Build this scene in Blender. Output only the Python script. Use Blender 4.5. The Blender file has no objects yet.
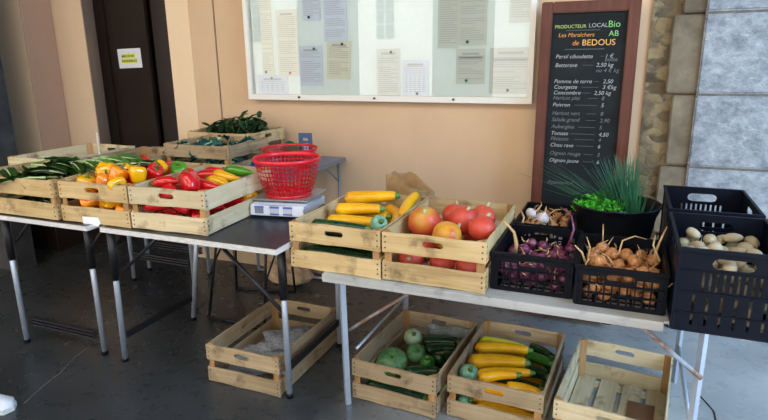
import bpy, bmesh, math, random
from mathutils import Vector, Matrix, Euler
from mathutils.geometry import tessellate_polygon
R = math.radians
sc = bpy.context.scene
COL = sc.collection
random.seed(7)

# ------------------------------------------------------------------ camera
yaw, pitch, roll = R(22.5), R(14.74), R(-0.76)
fw = Vector((-math.sin(yaw)*math.cos(pitch), math.cos(yaw)*math.cos(pitch), -math.sin(pitch)))
rt = Vector((math.cos(yaw), math.sin(yaw), 0))
up = rt.cross(fw)
rt2 = rt*math.cos(roll) + up*math.sin(roll)
up2 = -rt*math.sin(roll) + up*math.cos(roll)
cam = bpy.data.cameras.new('camera'); cam.sensor_width = 36; cam.lens = 581.1/768*36
cam.clip_start = .02; cam.clip_end = 200
co = bpy.data.objects.new('camera', cam); COL.objects.link(co)
m3 = Matrix((rt2, up2, -fw)).transposed()
co.matrix_world = Matrix.Translation((0, 0, 1.523)) @ m3.to_4x4()
sc.camera = co

# ------------------------------------------------------------------ light and exposure
sc.view_settings.view_transform = 'Standard'
sc.view_settings.look = 'None'
sc.view_settings.gamma = 1
sc.view_settings.use_curve_mapping = False
sc.view_settings.exposure = 0.36
w = bpy.data.worlds.new('sky'); sc.world = w; w.use_nodes = True
bg = w.node_tree.nodes['Background']
bg.inputs[0].default_value = (.42, .62, 1, 1); bg.inputs[1].default_value = .8
sun = bpy.data.lights.new('sun', 'SUN'); sun.energy = 13; sun.angle = R(.6); sun.color = (1, .94, .86)
so = bpy.data.objects.new('sun', sun); COL.objects.link(so)
so.rotation_euler = Vector((-.45, -1, -.85)).to_track_quat('-Z', 'Y').to_euler()

def area(name, loc, target, sx, sy, power, color):
    l = bpy.data.lights.new(name, 'AREA'); l.shape = 'RECTANGLE'; l.size = sx; l.size_y = sy
    l.energy = power; l.color = color
    o = bpy.data.objects.new(name, l); COL.objects.link(o); o.location = loc
    o.rotation_euler = (Vector(target)-Vector(loc)).to_track_quat('-Z', 'Y').to_euler()
    return o
# added warm area lamp under the ceiling; blue daylight through the open right end
area('arcade_fill', (-2.0, .1, 3.22), (-2.0, 3.4, 1.0), 6.5, 1.0, 110, (1, .91, .78))
area('side_daylight', (3.4, 1.3, 2.4), (.5, 3.1, .3), 2.4, 1.8, 180, (.42, .67, 1))

# ------------------------------------------------------------------ materials
def newmat(name):
    m = bpy.data.materials.new(name); m.use_nodes = True
    nt = m.node_tree; b = nt.nodes['Principled BSDF']
    return m, nt, b
def N(nt, t, **k):
    n = nt.nodes.new(t)
    for a, v in k.items(): setattr(n, a, v)
    return n
def plain(name, c, rough=.5, metal=0, var=.0, spec=.5, scale=30, sss=0, coat=0):
    m, nt, b = newmat(name)
    b.inputs['Roughness'].default_value = rough; b.inputs['Metallic'].default_value = metal
    b.inputs['Specular IOR Level'].default_value = spec
    b.inputs['Coat Weight'].default_value = coat
    if sss: b.inputs['Subsurface Weight'].default_value = sss; b.inputs['Subsurface Scale'].default_value = .01
    tc = N(nt, 'ShaderNodeTexCoord'); nz = N(nt, 'ShaderNodeTexNoise'); nz.inputs['Scale'].default_value = scale
    nz.inputs['Detail'].default_value = 4
    nt.links.new(tc.outputs['Object'], nz.inputs['Vector'])
    oi = N(nt, 'ShaderNodeObjectInfo')
    ad = N(nt, 'ShaderNodeMath', operation='MULTIPLY_ADD'); ad.inputs[1].default_value = .6; ad.inputs[2].default_value = -.3
    nt.links.new(oi.outputs['Random'], ad.inputs[0])
    sm = N(nt, 'ShaderNodeMath', operation='ADD'); nt.links.new(nz.outputs['Fac'], sm.inputs[0]); nt.links.new(ad.outputs[0], sm.inputs[1])
    r = N(nt, 'ShaderNodeMapRange'); r.inputs[1].default_value = .1; r.inputs[2].default_value = .9
    r.inputs[3].default_value = 1-var; r.inputs[4].default_value = 1+var
    nt.links.new(sm.outputs[0], r.inputs[0])
    mx = N(nt, 'ShaderNodeVectorMath', operation='SCALE'); mx.inputs[0].default_value = c[:3]
    nt.links.new(r.outputs[0], mx.inputs['Scale']); nt.links.new(mx.outputs[0], b.inputs['Base Color'])
    return m
def ramp(nt, fac, stops):
    r = N(nt, 'ShaderNodeValToRGB'); e = r.color_ramp.elements
    while len(e) < len(stops): e.new(.5)
    for i, (p, c) in enumerate(stops): e[i].position = p; e[i].color = (*c, 1)
    nt.links.new(fac, r.inputs[0]); return r.outputs[0]
def noise(nt, scale, detail=5, stretch=(1, 1, 1), coord='Object', rough=.6, dist=0):
    tc = N(nt, 'ShaderNodeTexCoord'); mp = N(nt, 'ShaderNodeMapping'); mp.inputs['Scale'].default_value = stretch
    nt.links.new(tc.outputs[coord], mp.inputs['Vector'])
    if coord == 'Object':
        oi = N(nt, 'ShaderNodeObjectInfo'); cb = N(nt, 'ShaderNodeMath', operation='MULTIPLY'); cb.inputs[1].default_value = 17.3
        nt.links.new(oi.outputs['Random'], cb.inputs[0]); nt.links.new(cb.outputs[0], mp.inputs['Location'])
    nz = N(nt, 'ShaderNodeTexNoise'); nz.inputs['Scale'].default_value = scale; nz.inputs['Detail'].default_value = detail
    nz.inputs['Roughness'].default_value = rough; nz.inputs['Distortion'].default_value = dist
    nt.links.new(mp.outputs[0], nz.inputs['Vector']); return nz.outputs['Fac']
def bump(nt, b, h, s=.3, d=.005):
    n = N(nt, 'ShaderNodeBump'); n.inputs['Strength'].default_value = s; n.inputs['Distance'].default_value = d
    nt.links.new(h, n.inputs['Height']); nt.links.new(n.outputs[0], b.inputs['Normal'])
def textured(name, stops, scale=8, stretch=(1, 1, 1), rough=.6, bs=.2, detail=6, dist=0, bd=.004, spec=.4, metal=0):
    m, nt, b = newmat(name)
    f = noise(nt, scale, detail, stretch, dist=dist)
    nt.links.new(ramp(nt, f, stops), b.inputs['Base Color'])
    b.inputs['Roughness'].default_value = rough; b.inputs['Specular IOR Level'].default_value = spec
    b.inputs['Metallic'].default_value = metal
    bump(nt, b, f, bs, bd); return m
def wood(name, dark, mid, light, axis, stain=None, rough=.7):
    m, nt, b = newmat(name)
    st = {'x': (1.2, 26, 26), 'y': (26, 1.2, 26), 'z': (26, 26, 1.2)}[axis]
    f = noise(nt, 2.2, 8, st, dist=.6)
    g = noise(nt, 3.5, 3)
    mx = N(nt, 'ShaderNodeMath', operation='MULTIPLY_ADD'); mx.inputs[1].default_value = .5; nt.links.new(g, mx.inputs[0])
    hf = N(nt, 'ShaderNodeMath', operation='MULTIPLY'); hf.inputs[1].default_value = .6; nt.links.new(f, hf.inputs[0])
    nt.links.new(hf.outputs[0], mx.inputs[2])
    c = ramp(nt, mx.outputs[0], [(.3, dark), (.5, mid), (.72, light)])
    oi = N(nt, 'ShaderNodeObjectInfo'); mr = N(nt, 'ShaderNodeMapRange'); mr.inputs[3].default_value = .86; mr.inputs[4].default_value = 1.12
    nt.links.new(oi.outputs['Random'], mr.inputs[0])
    sc_ = N(nt, 'ShaderNodeVectorMath', operation='SCALE'); nt.links.new(c, sc_.inputs[0]); nt.links.new(mr.outputs[0], sc_.inputs['Scale'])
    out = sc_.outputs[0]
    if stain:
        s = noise(nt, 9, 4); k = ramp(nt, s, [(.56, (0, 0, 0)), (.72, (1, 1, 1))])
        mm = N(nt, 'ShaderNodeMix', data_type='RGBA'); mm.inputs['B'].default_value = (*stain, 1)
        kk = N(nt, 'ShaderNodeMath', operation='MULTIPLY'); kk.inputs[1].default_value = .8; nt.links.new(k, kk.inputs[0])
        nt.links.new(kk.outputs[0], mm.inputs['Factor']); nt.links.new(out, mm.inputs['A']); out = mm.outputs['Result']
    nt.links.new(out, b.inputs['Base Color']); b.inputs['Roughness'].default_value = rough
    b.inputs['Specular IOR Level'].default_value = .25
    bump(nt, b, f, .25, .002); return m

def woodset(n, d, mi, l, st=None): return {a: wood(n+a, d, mi, l, a, st) for a in 'xyz'}
W_NEW = woodset('poplar', (.24, .15, .06), (.50, .35, .16), (.64, .48, .26), (.10, .06, .03))
W_OLD = woodset('weathered poplar', (.15, .10, .05), (.33, .235, .13), (.46, .35, .21), (.06, .04, .025))
W_PALE = woodset('pale poplar', (.34, .25, .13), (.56, .45, .27), (.68, .58, .38), (.16, .10, .05))
nailm = plain('nail rust', (.03, .02, .015), .6)
post_m = wood('corner post wood', (.18, .08, .025), (.36, .19, .07), (.46, .27, .12), 'z')
M = {}
M['black_plastic'] = plain('black plastic', (.003, .004, .007), .42, var=.15, spec=.14)
M['navy_plastic'] = plain('navy plastic', (.003, .005, .012), .42, var=.15, spec=.14)
M['blue_plastic'] = plain('slate blue plastic', (.05, .09, .18), .4, var=.1)
M['rubber'] = plain('black rubber', (.005, .006, .009), .35, var=.2, spec=.3)
M['red_plastic'] = plain('red plastic', (.66, .010, .022), .35, var=.04)
M['steel'] = plain('galvanised steel', (.50, .55, .62), .38, metal=.55, var=.1, scale=60)
M['alu'] = textured('aluminium edge', [(.35, (.62, .62, .60)), (.7, (.88, .88, .86))], 30, (1, 8, 8), .4, .05, metal=.3)
M['black_metal'] = plain('black painted metal', (.012, .012, .014), .4, var=.1)
M['grey_metal'] = plain('grey painted metal', (.16, .18, .2), .4, var=.1, metal=.3)
M['tabletop_dark'] = textured('dark laminate', [(.3, (.012, .015, .024)), (.7, (.026, .032, .048))], 12, rough=.32, bs=.02, spec=.3)
M['tabletop_grey'] = plain('blue grey laminate', (.16, .20, .28), .45, var=.1)
M['whitewood'] = wood('whitewashed plank', (.22, .22, .21), (.40, .40, .38), (.54, .54, .51), 'x', (.12, .11, .10))
M['rust'] = textured('rusty steel', [(.4, (.32, .36, .4)), (.55, (.25, .12, .06)), (.7, (.42, .42, .42))], 14, rough=.6, bs=.1)
M['white_plastic'] = plain('off white plastic', (.66, .72, .82), .35, var=.03)
M['steel_plate'] = plain('brushed plate', (.34, .33, .33), .38, metal=.6, var=.08)
M['lcd'] = plain('grey display', (.20, .22, .28), .25)
M['lcd_light'] = plain('pale display', (.52, .56, .66), .25)
M['blue_print'] = plain('blue print', (.10, .14, .45), .5)
M['paper'] = plain('white paper', (.82, .84, .88), .8, var=.04)
M['paper_blue'] = plain('bluish paper', (.66, .72, .86), .8, var=.04)
M['paper_cream'] = plain('cream paper', (.72, .71, .60), .8, var=.04)
M['paper_grey'] = plain('grey paper', (.62, .65, .62), .8, var=.04)
M['ink'] = plain('grey ink', (.46, .47, .49), .8)
M['ink_dark'] = plain('dark ink', (.08, .08, .10), .8)
M['hilite'] = plain('yellow highlighter', (.72, .78, .03), .8)
M['kraft'] = textured('kraft paper', [(.3, (.46, .29, .13)), (.7, (.66, .46, .24))], 12, rough=.8, bs=.3)
M['newsprint'] = textured('newsprint', [(.36, (.22, .24, .27)), (.46, (.52, .55, .6)), (.6, (.70, .74, .80))], 45, (1, 5, 1), .85, .02)
M['cardboard'] = plain('brown cardboard', (.20, .10, .045), .8, var=.15)
M['pepper_red'] = plain('red pepper skin', (.62, .008, .012), .2, var=.12, coat=.4, scale=12)
M['pepper_orange'] = plain('orange pepper skin', (.86, .25, .004), .2, var=.08, coat=.4, scale=12)
M['pepper_yellow'] = plain('yellow pepper skin', (.84, .42, .004), .2, var=.08, coat=.4, scale=12)
M['pepper_green'] = plain('green pepper skin', (.07, .30, .015), .2, var=.15, coat=.4, scale=12)
M['stem'] = plain('green stem', (.08, .20, .03), .5, var=.2)
M['stem_pale'] = plain('pale corky stem', (.42, .42, .24), .7, var=.2)
M['squash_yellow'] = textured('yellow courgette skin', [(.35, (.72, .30, .004)), (.7, (.86, .46, .006))], 9, rough=.28, bs=.02)
M['squash_pale'] = textured('lemon courgette skin', [(.35, (.62, .55, .02)), (.7, (.80, .72, .06))], 9, rough=.3, bs=.02)
M['zucchini'] = textured('dark courgette skin', [(.35, (.006, .025, .008)), (.62, (.015, .06, .015)), (.75, (.05, .13, .04))], 60, (1, 1, 1), .25, .02)
M['zucchini_mid'] = textured('green courgette skin', [(.35, (.02, .12, .012)), (.65, (.05, .22, .03))], 40, rough=.3, bs=.02)
M['round_pale'] = textured('pale green squash skin', [(.4, (.10, .26, .15)), (.6, (.22, .42, .28)), (.72, (.45, .6, .42))], 45, rough=.35, bs=.02)
M['round_light'] = textured('light green squash skin', [(.35, (.30, .42, .22)), (.7, (.50, .60, .38))], 25, rough=.35, bs=.02)
M['round_dark'] = textured('mottled green squash skin', [(.4, (.05, .16, .05)), (.6, (.14, .30, .12)), (.72, (.30, .42, .22))], 30, rough=.35, bs=.02)
M['kuri'] = textured('red kuri skin', [(.35, (.52, .045, .024)), (.65, (.62, .10, .058))], 10, rough=.42, bs=.05)
M['kuri_patch'] = textured('orange kuri skin with yellow patch', [(.56, (.54, .06, .025)), (.64, (.60, .20, .03)), (.72, (.52, .42, .08))], 4.5, rough=.4, bs=.05, detail=2)
M['kuri_yellow'] = textured('mottled yellow kuri skin', [(.42, (.64, .42, .05)), (.56, (.66, .30, .03)), (.68, (.60, .12, .03))], 7, rough=.4, bs=.05, detail=3)
M['onion_y'] = textured('yellow onion skin', [(.3, (.36, .12, .04)), (.55, (.60, .27, .10)), (.75, (.76, .50, .28))], 22, (3, 3, .5), .25, .05)
M['onion_r'] = textured('red onion skin', [(.3, (.07, .010, .03)), (.55, (.18, .035, .09)), (.75, (.42, .20, .30))], 22, (3, 3, .5), .35, .05)
M['husk'] = textured('dry stalk', [(.3, (.38, .20, .08)), (.7, (.66, .46, .22))], 30, rough=.7, bs=.2)
M['garlic'] = textured('garlic skin', [(.35, (.50, .42, .44)), (.65, (.76, .72, .70))], 20, (3, 3, .5), .5, .1)
M['shallot'] = textured('shallot skin', [(.3, (.26, .09, .03)), (.7, (.52, .24, .09))], 20, (3, 3, .5), .4, .1)
M['potato'] = textured('potato skin', [(.3, (.30, .24, .14)), (.6, (.48, .40, .25)), (.78, (.58, .51, .36))], 14, rough=.55, bs=.1)
M['leaf'] = plain('chard leaf', (.028, .12, .015), .32, var=.5, scale=20)
M['leaf_light'] = plain('light leaf', (.14, .32, .05), .45, var=.3, scale=20)
M['stalk'] = plain('pale stalk', (.48, .60, .30), .45, var=.15)
M['kale'] = plain('blue green kale', (.02, .12, .10), .55, var=.35, scale=25)
M['basil'] = plain('dark herb leaf', (.012, .045, .012), .5, var=.5, scale=25)
M['parsley'] = plain('parsley leaf', (.05, .34, .02), .4, var=.45, scale=40)
M['chive'] = plain('chive blade', (.025, .12, .045), .45, var=.4, scale=15)
M['blue_bag'] = plain('blue plastic film', (.01, .05, .42), .35, var=.2)
M['green_cloth'] = plain('green plastic film', (.01, .26, .16), .4, var=.2)
M['bag_pale'] = textured('pale sack', [(.3, (.30, .33, .30)), (.7, (.50, .54, .50))], 10, rough=.6, bs=.2)
M['burlap'] = textured('tan paper sack', [(.3, (.40, .25, .13)), (.7, (.66, .48, .30))], 14, rough=.85, bs=.4)
M['pin_green'] = plain('green pin', (.01, .18, .06), .3)
M['pin_red'] = plain('red pin', (.5, .03, .02), .3)
M['pin_black'] = plain('black pin', (.02, .02, .02), .3)
M['board_frame'] = plain('cream aluminium', (.72, .68, .60), .4, var=.03)
M['board_white'] = plain('white felt backing', (.76, .84, .86), .8, var=.03)
M['dark_door'] = textured('dark brown door leaf', [(.3, (.020, .013, .010)), (.7, (.032, .021, .016))], 3, rough=.33, bs=.01)
M['door_gap'] = plain('black joint', (.004, .004, .004), .6)
M['slate'] = textured('slate', [(.35, (.006, .008, .009)), (.65, (.013, .016, .017)), (.8, (.028, .032, .032))], 4, (1, 1, 2), .7, .02, spec=.2)
M['mahogany'] = wood('mahogany frame', (.035, .009, .006), (.08, .021, .012), (.12, .034, .02), 'z', rough=.4)
M['chalk_white'] = plain('white chalk', (.34, .36, .35), .9)
M['chalk_dim'] = plain('faded chalk', (.14, .15, .15), .9)
M['chalk_green'] = plain('green chalk', (.22, .48, .16), .9)
M['chalk_lime'] = plain('lime chalk', (.42, .52, .14), .9)
M['chalk_orange'] = plain('orange chalk', (.62, .26, .06), .9)
M['chalk_amber'] = plain('amber chalk', (.75, .40, .10), .9)
M['shoe_white'] = plain('white shoe', (.75, .78, .82), .5)
M['facade'] = textured('limewashed facade', [(.3, (.74, .72, .68)), (.7, (.84, .82, .78))], 2, rough=.9, bs=.02)
M['window_dark'] = plain('dark window glass', (.05, .06, .08), .1)
M['street'] = textured('street paving', [(.3, (.25, .24, .22)), (.7, (.36, .34, .31))], 3, rough=.9, bs=.05)
M['arcade_stone'] = textured('arcade stone', [(.3, (.16, .15, .14)), (.7, (.28, .26, .24))], 5, rough=.9, bs=.2)
M['dark_stone'] = textured('dark stone', [(.3, (.015, .017, .02)), (.7, (.06, .06, .06))], 6, rough=.85, bs=.5, bd=.02)
M['stick'] = plain('pale stick', (.7, .66, .56), .7)
M['soil'] = plain('dark soil', (.03, .02, .012), .9)

def mat_wall():
    m, nt, b = newmat('peach plaster')
    f = noise(nt, 1.3, 5); c = ramp(nt, f, [(.3, (.55, .37, .225)), (.7, (.63, .43, .265))])
    nt.links.new(c, b.inputs['Base Color']); b.inputs['Roughness'].default_value = .75; b.inputs['Specular IOR Level'].default_value = .3
    bump(nt, b, noise(nt, 60, 3), .08, .002); return m
M['wall'] = mat_wall()
M['wall_light'] = plain('cream plaster', (.76, .56, .36), .7, var=.03, spec=.3)
M['wall_shade'] = plain('shaded cream plaster', (.42, .26, .17), .75, var=.04, spec=.3)  # darker copy of the cream plaster, painting shade on side faces
def mat_floor():
    m, nt, b = newmat('polished concrete')
    f = noise(nt, 1.3, 4); g = noise(nt, 14, 5)
    mx = N(nt, 'ShaderNodeMath', operation='MULTIPLY_ADD'); mx.inputs[1].default_value = .15
    nt.links.new(g, mx.inputs[0]); h = N(nt, 'ShaderNodeMath', operation='MULTIPLY'); h.inputs[1].default_value = .85
    nt.links.new(f, h.inputs[0]); nt.links.new(h.outputs[0], mx.inputs[2])
    c = ramp(nt, mx.outputs[0], [(.32, (.024, .027, .029)), (.5, (.036, .040, .043)), (.7, (.060, .065, .068))])
    # paler concrete to the right, painting in the daylight from the open end
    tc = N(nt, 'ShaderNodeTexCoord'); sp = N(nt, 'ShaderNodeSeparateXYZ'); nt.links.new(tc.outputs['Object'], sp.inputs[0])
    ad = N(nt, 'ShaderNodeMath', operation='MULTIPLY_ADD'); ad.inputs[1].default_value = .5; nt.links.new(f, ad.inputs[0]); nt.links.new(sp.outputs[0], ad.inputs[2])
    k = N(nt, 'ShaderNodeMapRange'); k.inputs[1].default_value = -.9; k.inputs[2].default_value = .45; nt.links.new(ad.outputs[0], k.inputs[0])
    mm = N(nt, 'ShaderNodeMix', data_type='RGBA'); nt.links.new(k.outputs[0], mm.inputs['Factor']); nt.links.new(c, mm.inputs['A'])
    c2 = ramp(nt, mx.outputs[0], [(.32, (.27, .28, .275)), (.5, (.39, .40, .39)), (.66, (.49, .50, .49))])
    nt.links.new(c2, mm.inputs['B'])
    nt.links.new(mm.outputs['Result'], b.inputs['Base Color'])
    rr = N(nt, 'ShaderNodeMapRange'); rr.inputs[3].default_value = .24; rr.inputs[4].default_value = .32; nt.links.new(g, rr.inputs[0])
    nt.links.new(rr.outputs[0], b.inputs['Roughness']); return m
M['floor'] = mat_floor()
def mat_rubble():
    m, nt, b = newmat('rubble masonry')
    tc = N(nt, 'ShaderNodeTexCoord'); mp = N(nt, 'ShaderNodeMapping'); mp.inputs['Scale'].default_value = (1, 1, 1.5)
    nt.links.new(tc.outputs['Object'], mp.inputs[0])
    dn = N(nt, 'ShaderNodeTexNoise'); dn.inputs['Scale'].default_value = 9; dn.inputs['Detail'].default_value = 3; nt.links.new(mp.outputs[0], dn.inputs['Vector'])
    da = N(nt, 'ShaderNodeVectorMath', operation='MULTIPLY_ADD'); da.inputs[1].default_value = (.16, .16, .16); nt.links.new(dn.outputs['Color'], da.inputs[0]); nt.links.new(mp.outputs[0], da.inputs[2]); mp = da
    v = N(nt, 'ShaderNodeTexVoronoi'); v.inputs['Scale'].default_value = 11; nt.links.new(mp.outputs[0], v.inputs['Vector'])
    ve = N(nt, 'ShaderNodeTexVoronoi', feature='DISTANCE_TO_EDGE'); ve.inputs['Scale'].default_value = 11; nt.links.new(mp.outputs[0], ve.inputs['Vector'])
    f = noise(nt, 16, 8, rough=.7)
    sp = N(nt, 'ShaderNodeSeparateColor'); nt.links.new(v.outputs['Color'], sp.inputs[0])
    ad = N(nt, 'ShaderNodeMath', operation='MULTIPLY_ADD'); ad.inputs[1].default_value = .45; nt.links.new(sp.outputs[0], ad.inputs[0])
    h = N(nt, 'ShaderNodeMath', operation='MULTIPLY'); h.inputs[1].default_value = .6; nt.links.new(f, h.inputs[0]); nt.links.new(h.outputs[0], ad.inputs[2])
    c = ramp(nt, ad.outputs[0], [(.2, (.03, .022, .012)), (.45, (.13, .09, .045)), (.75, (.30, .22, .11))])
    e = ramp(nt, ve.outputs['Distance'], [(.0, (.5, .5, .5)), (.14, (1, 1, 1))])
    mm = N(nt, 'ShaderNodeMix', data_type='RGBA'); mm.inputs['A'].default_value = (.16, .13, .085, 1)
    nt.links.new(e, mm.inputs['Factor']); nt.links.new(c, mm.inputs['B']); nt.links.new(mm.outputs['Result'], b.inputs['Base Color'])
    b.inputs['Roughness'].default_value = .85
    hh = N(nt, 'ShaderNodeMath', operation='MULTIPLY_ADD'); hh.inputs[1].default_value = .5; nt.links.new(f, hh.inputs[0]); nt.links.new(e, hh.inputs[2])
    bump(nt, b, hh.outputs[0], .45, .02); return m
M['rubble'] = mat_rubble()
def mat_ashlar():
    m, nt, b = newmat('tooled grey limestone')
    f = noise(nt, 13, 10, (1, 1, 1.3), rough=.8, dist=.15); g = noise(nt, 38, 6, rough=.75)
    c = ramp(nt, f, [(.36, (.13, .15, .17)), (.5, (.25, .27, .29)), (.64, (.38, .40, .42))])
    w_ = ramp(nt, noise(nt, 18, 6, (1, 1, 2.2), rough=.75), [(.60, (0, 0, 0)), (.72, (.6, .6, .6))])
    mm = N(nt, 'ShaderNodeMix', data_type='RGBA'); mm.inputs['B'].default_value = (.66, .67, .68, 1)
    nt.links.new(w_, mm.inputs['Factor']); nt.links.new(c, mm.inputs['A']); nt.links.new(mm.outputs['Result'], b.inputs['Base Color'])
    b.inputs['Roughness'].default_value = .8; bump(nt, b, g, .7, .012); return m
M['ashlar'] = mat_ashlar()
M['mortar'] = textured('mortar', [(.3, (.09, .08, .065)), (.7, (.18, .16, .13))], 20, rough=.9, bs=.3)
M['quoin'] = textured('brown quoin stone', [(.3, (.11, .085, .055)), (.7, (.24, .195, .13))], 7, rough=.85, bs=.4, bd=.01)
def mat_glass():
    m = bpy.data.materials.new('pane glass'); m.use_nodes = True; nt = m.node_tree; nt.nodes.clear()
    o = N(nt, 'ShaderNodeOutputMaterial'); t = N(nt, 'ShaderNodeBsdfTransparent'); g = N(nt, 'ShaderNodeBsdfGlossy')
    g.inputs['Roughness'].default_value = .012; g.inputs['Color'].default_value = (1, 1, 1, 1)
    t.inputs['Color'].default_value = (.95, .98, .97, 1)
    fr = N(nt, 'ShaderNodeFresnel'); fr.inputs['IOR'].default_value = 1.75
    mx = N(nt, 'ShaderNodeMixShader'); nt.links.new(fr.outputs[0], mx.inputs[0]); nt.links.new(t.outputs[0], mx.inputs[1]); nt.links.new(g.outputs[0], mx.inputs[2])
    nt.links.new(mx.outputs[0], o.inputs[0]); return m
M['glass'] = mat_glass()

# ------------------------------------------------------------------ mesh helpers
def mesh_of(bm, name, mats, smooth=False):
    if not isinstance(mats, (list, tuple)): mats = [mats]
    bmesh.ops.recalc_face_normals(bm, faces=bm.faces)
    me = bpy.data.meshes.new(name); bm.to_mesh(me); bm.free()
    for m in mats: me.materials.append(m)
    if smooth:
        for p in me.polygons: p.use_smooth = True
    return me
def box(bm, x0, x1, y0, y1, z0, z1, mi=0, mat=None):
    vs = [bm.verts.new((x, y, z)) for x in (x0, x1) for y in (y0, y1) for z in (z0, z1)]
    if mat is not None:
        for v in vs: v.co = mat @ v.co
    for q in ((0, 1, 3, 2), (4, 6, 7, 5), (0, 4, 5, 1), (2, 3, 7, 6), (0, 2, 6, 4), (1, 5, 7, 3)):
        bm.faces.new([vs[i] for i in q]).material_index = mi
    return vs
def plate(bm, mat, outer, holes, t, mi=0):
    loops = [outer] + holes
    pts = [p for l in loops for p in l]
    tris = tessellate_polygon([[Vector((p[0], p[1], 0)) for p in l] for l in loops])
    a = [bm.verts.new(mat @ Vector((p[0], p[1], 0))) for p in pts]
    b = [bm.verts.new(mat @ Vector((p[0], p[1], t))) for p in pts]
    for tr in tris:
        try:
            bm.faces.new([a[i] for i in tr]).material_index = mi
            bm.faces.new([b[i] for i in reversed(tr)]).material_index = mi
        except ValueError: pass
    k = 0
    for l in loops:
        n = len(l)
        for i in range(n):
            j = (i+1) % n
            bm.faces.new((a[k+i], a[k+j], b[k+j], b[k+i])).material_index = mi
        k += n
def slot(cx, cz, w, h, n=4):
    r = h/2; pts = []
    for s in (1, -1):
        for i in range(n+1):
            an = -math.pi/2 + math.pi*i/n if s == 1 else math.pi/2 + math.pi*i/n
            pts.append((cx + s*(w/2-r) + r*math.cos(an), cz + r*math.sin(an)))
    return pts
def rect(x0, x1, z0, z1): return [(x0, z0), (x1, z0), (x1, z1), (x0, z1)]
def tube(bm, pts, radii, seg=8, cap=True, mi=0, flat=1.0):
    pts = [Vector(p) for p in pts]
    if not isinstance(radii, (list, tuple)): radii = [radii]*len(pts)
    rings = []; prev = None
    for i, p in enumerate(pts):
        d = (pts[min(i+1, len(pts)-1)] - pts[max(i-1, 0)]).normalized()
        if prev is None:
            a = Vector((0, 0, 1)) if abs(d.z) < .9 else Vector((1, 0, 0))
            s = d.cross(a).normalized()
        else:
            s = (prev - d*prev.dot(d)).normalized()
        prev = s; t = d.cross(s)
        rings.append([bm.verts.new(p + (s*math.cos(2*math.pi*k/seg) + t*math.sin(2*math.pi*k/seg)*flat)*radii[i]) for k in range(seg)])
    for a, b in zip(rings, rings[1:]):
        for k in range(seg):
            bm.faces.new((a[k], a[(k+1) % seg], b[(k+1) % seg], b[k])).material_index = mi
    if cap:
        for r_ in (rings[0], rings[-1]):
            if len(r_) > 2: bm.faces.new(r_).material_index = mi
def lathe(bm, prof, seg=16, fr=None, mi=0, off=(0, 0, 0), closed=True):
    rings = []
    for (r, z) in prof:
        if r < 1e-5: rings.append([bm.verts.new((off[0], off[1], z+off[2]))]); continue
        row = []
        for k in range(seg):
            th = 2*math.pi*k/seg; q = fr(th, z) if fr else 1
            row.append(bm.verts.new((off[0]+r*q*math.cos(th), off[1]+r*q*math.sin(th), z+off[2])))
        rings.append(row)
    for a, b in zip(rings, rings[1:]):
        for k in range(seg):
            j = (k+1) % seg
            if len(a) == 1 and len(b) > 1: bm.faces.new((a[0], b[k], b[j])).material_index = mi
            elif len(b) == 1 and len(a) > 1: bm.faces.new((a[k], a[j], b[0])).material_index = mi
            elif len(a) > 1: bm.faces.new((a[k], a[j], b[j], b[k])).material_index = mi

def obj(name, me, parent=None, loc=(0, 0, 0), rot=(0, 0, 0), scale=(1, 1, 1)):
    o = bpy.data.objects.new(name, me); COL.objects.link(o); o.parent = parent
    o.location = loc; o.rotation_euler = rot; o.scale = scale; return o
def tag(o, label, cat, group=None, kind=None):
    if label: o['label'] = label
    if cat: o['category'] = cat
    if group: o['group'] = group
    if kind: o['kind'] = kind
    return o
def struct(name, bm, m, smooth=False):
    o = obj(name, mesh_of(bm, name, m, smooth)); o['kind'] = 'structure'; return o
def thing(name, label, cat, loc=(0, 0, 0), rot=(0, 0, 0), scale=(1, 1, 1), group=None):
    return tag(obj(name, None, None, loc, rot, scale), label, cat, group)
def inst(name, spec, loc, rot, scale, label, cat, group=None):
    """spec: list of (part name, mesh, [sub specs])"""
    r = thing(name, label, cat, loc, rot, scale, group)
    def rec(par, sp):
        for pn, me, subs in sp:
            o = obj(pn, me, par); rec(o, subs)
    rec(r, spec); return r

# ------------------------------------------------------------------ the setting
WY = 3.5
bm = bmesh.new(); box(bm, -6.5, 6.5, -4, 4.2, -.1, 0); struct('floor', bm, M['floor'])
bm = bmesh.new(); box(bm, -40, 40, -40, -4, -.12, -.02); box(bm, 6.5, 40, -4, 8, -.12, -.02); struct('trim_1', bm, M['street'])
bm = bmesh.new(); box(bm, -6.5, 3.2, -3, 4.2, 3.3, 3.5); struct('ceiling', bm, M['arcade_stone'])
# back wall with its seam, pilasters and door recess
bm = bmesh.new()
box(bm, -2.71, .085, WY, WY+.3, 0, 3.3)
box(bm, -3.13, -2.722, WY-.004, WY+.3, 0, 3.3)
struct('wall_back', bm, M['wall'])
bm = bmesh.new(); box(bm, -3.13, -2.93, WY-.008, WY-.004, 0, 3.3); struct('trim_2', bm, M['wall_light'])
bm = bmesh.new()
def prism(bm, poly, z0, z1):
    plate(bm, Matrix.Translation((0, 0, z0)), poly, [], z1-z0)
prism(bm, [(-3.962, 3.5), (-4.12, 3.75), (-4.5, 3.75), (-4.5, 3.5)], 0, 3.3)
struct('wall_left_pier', bm, M['wall_light'])
bm = bmesh.new(); prism(bm, [(-3.955, 3.502), (-4.113, 3.752), (-4.12, 3.75), (-3.962, 3.5)], 0, 3.3); struct('trim_3', bm, M['wall_shade'])  # reveal in shade, darkened by a painted skin
bm = bmesh.new(); prism(bm, [(-4.283, 3.49), (-4.246, 3.2), (-5.6, 3.2), (-5.6, 3.49)], 0, 3.3)
struct('wall_left_end', bm, M['wall_light'])
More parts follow.
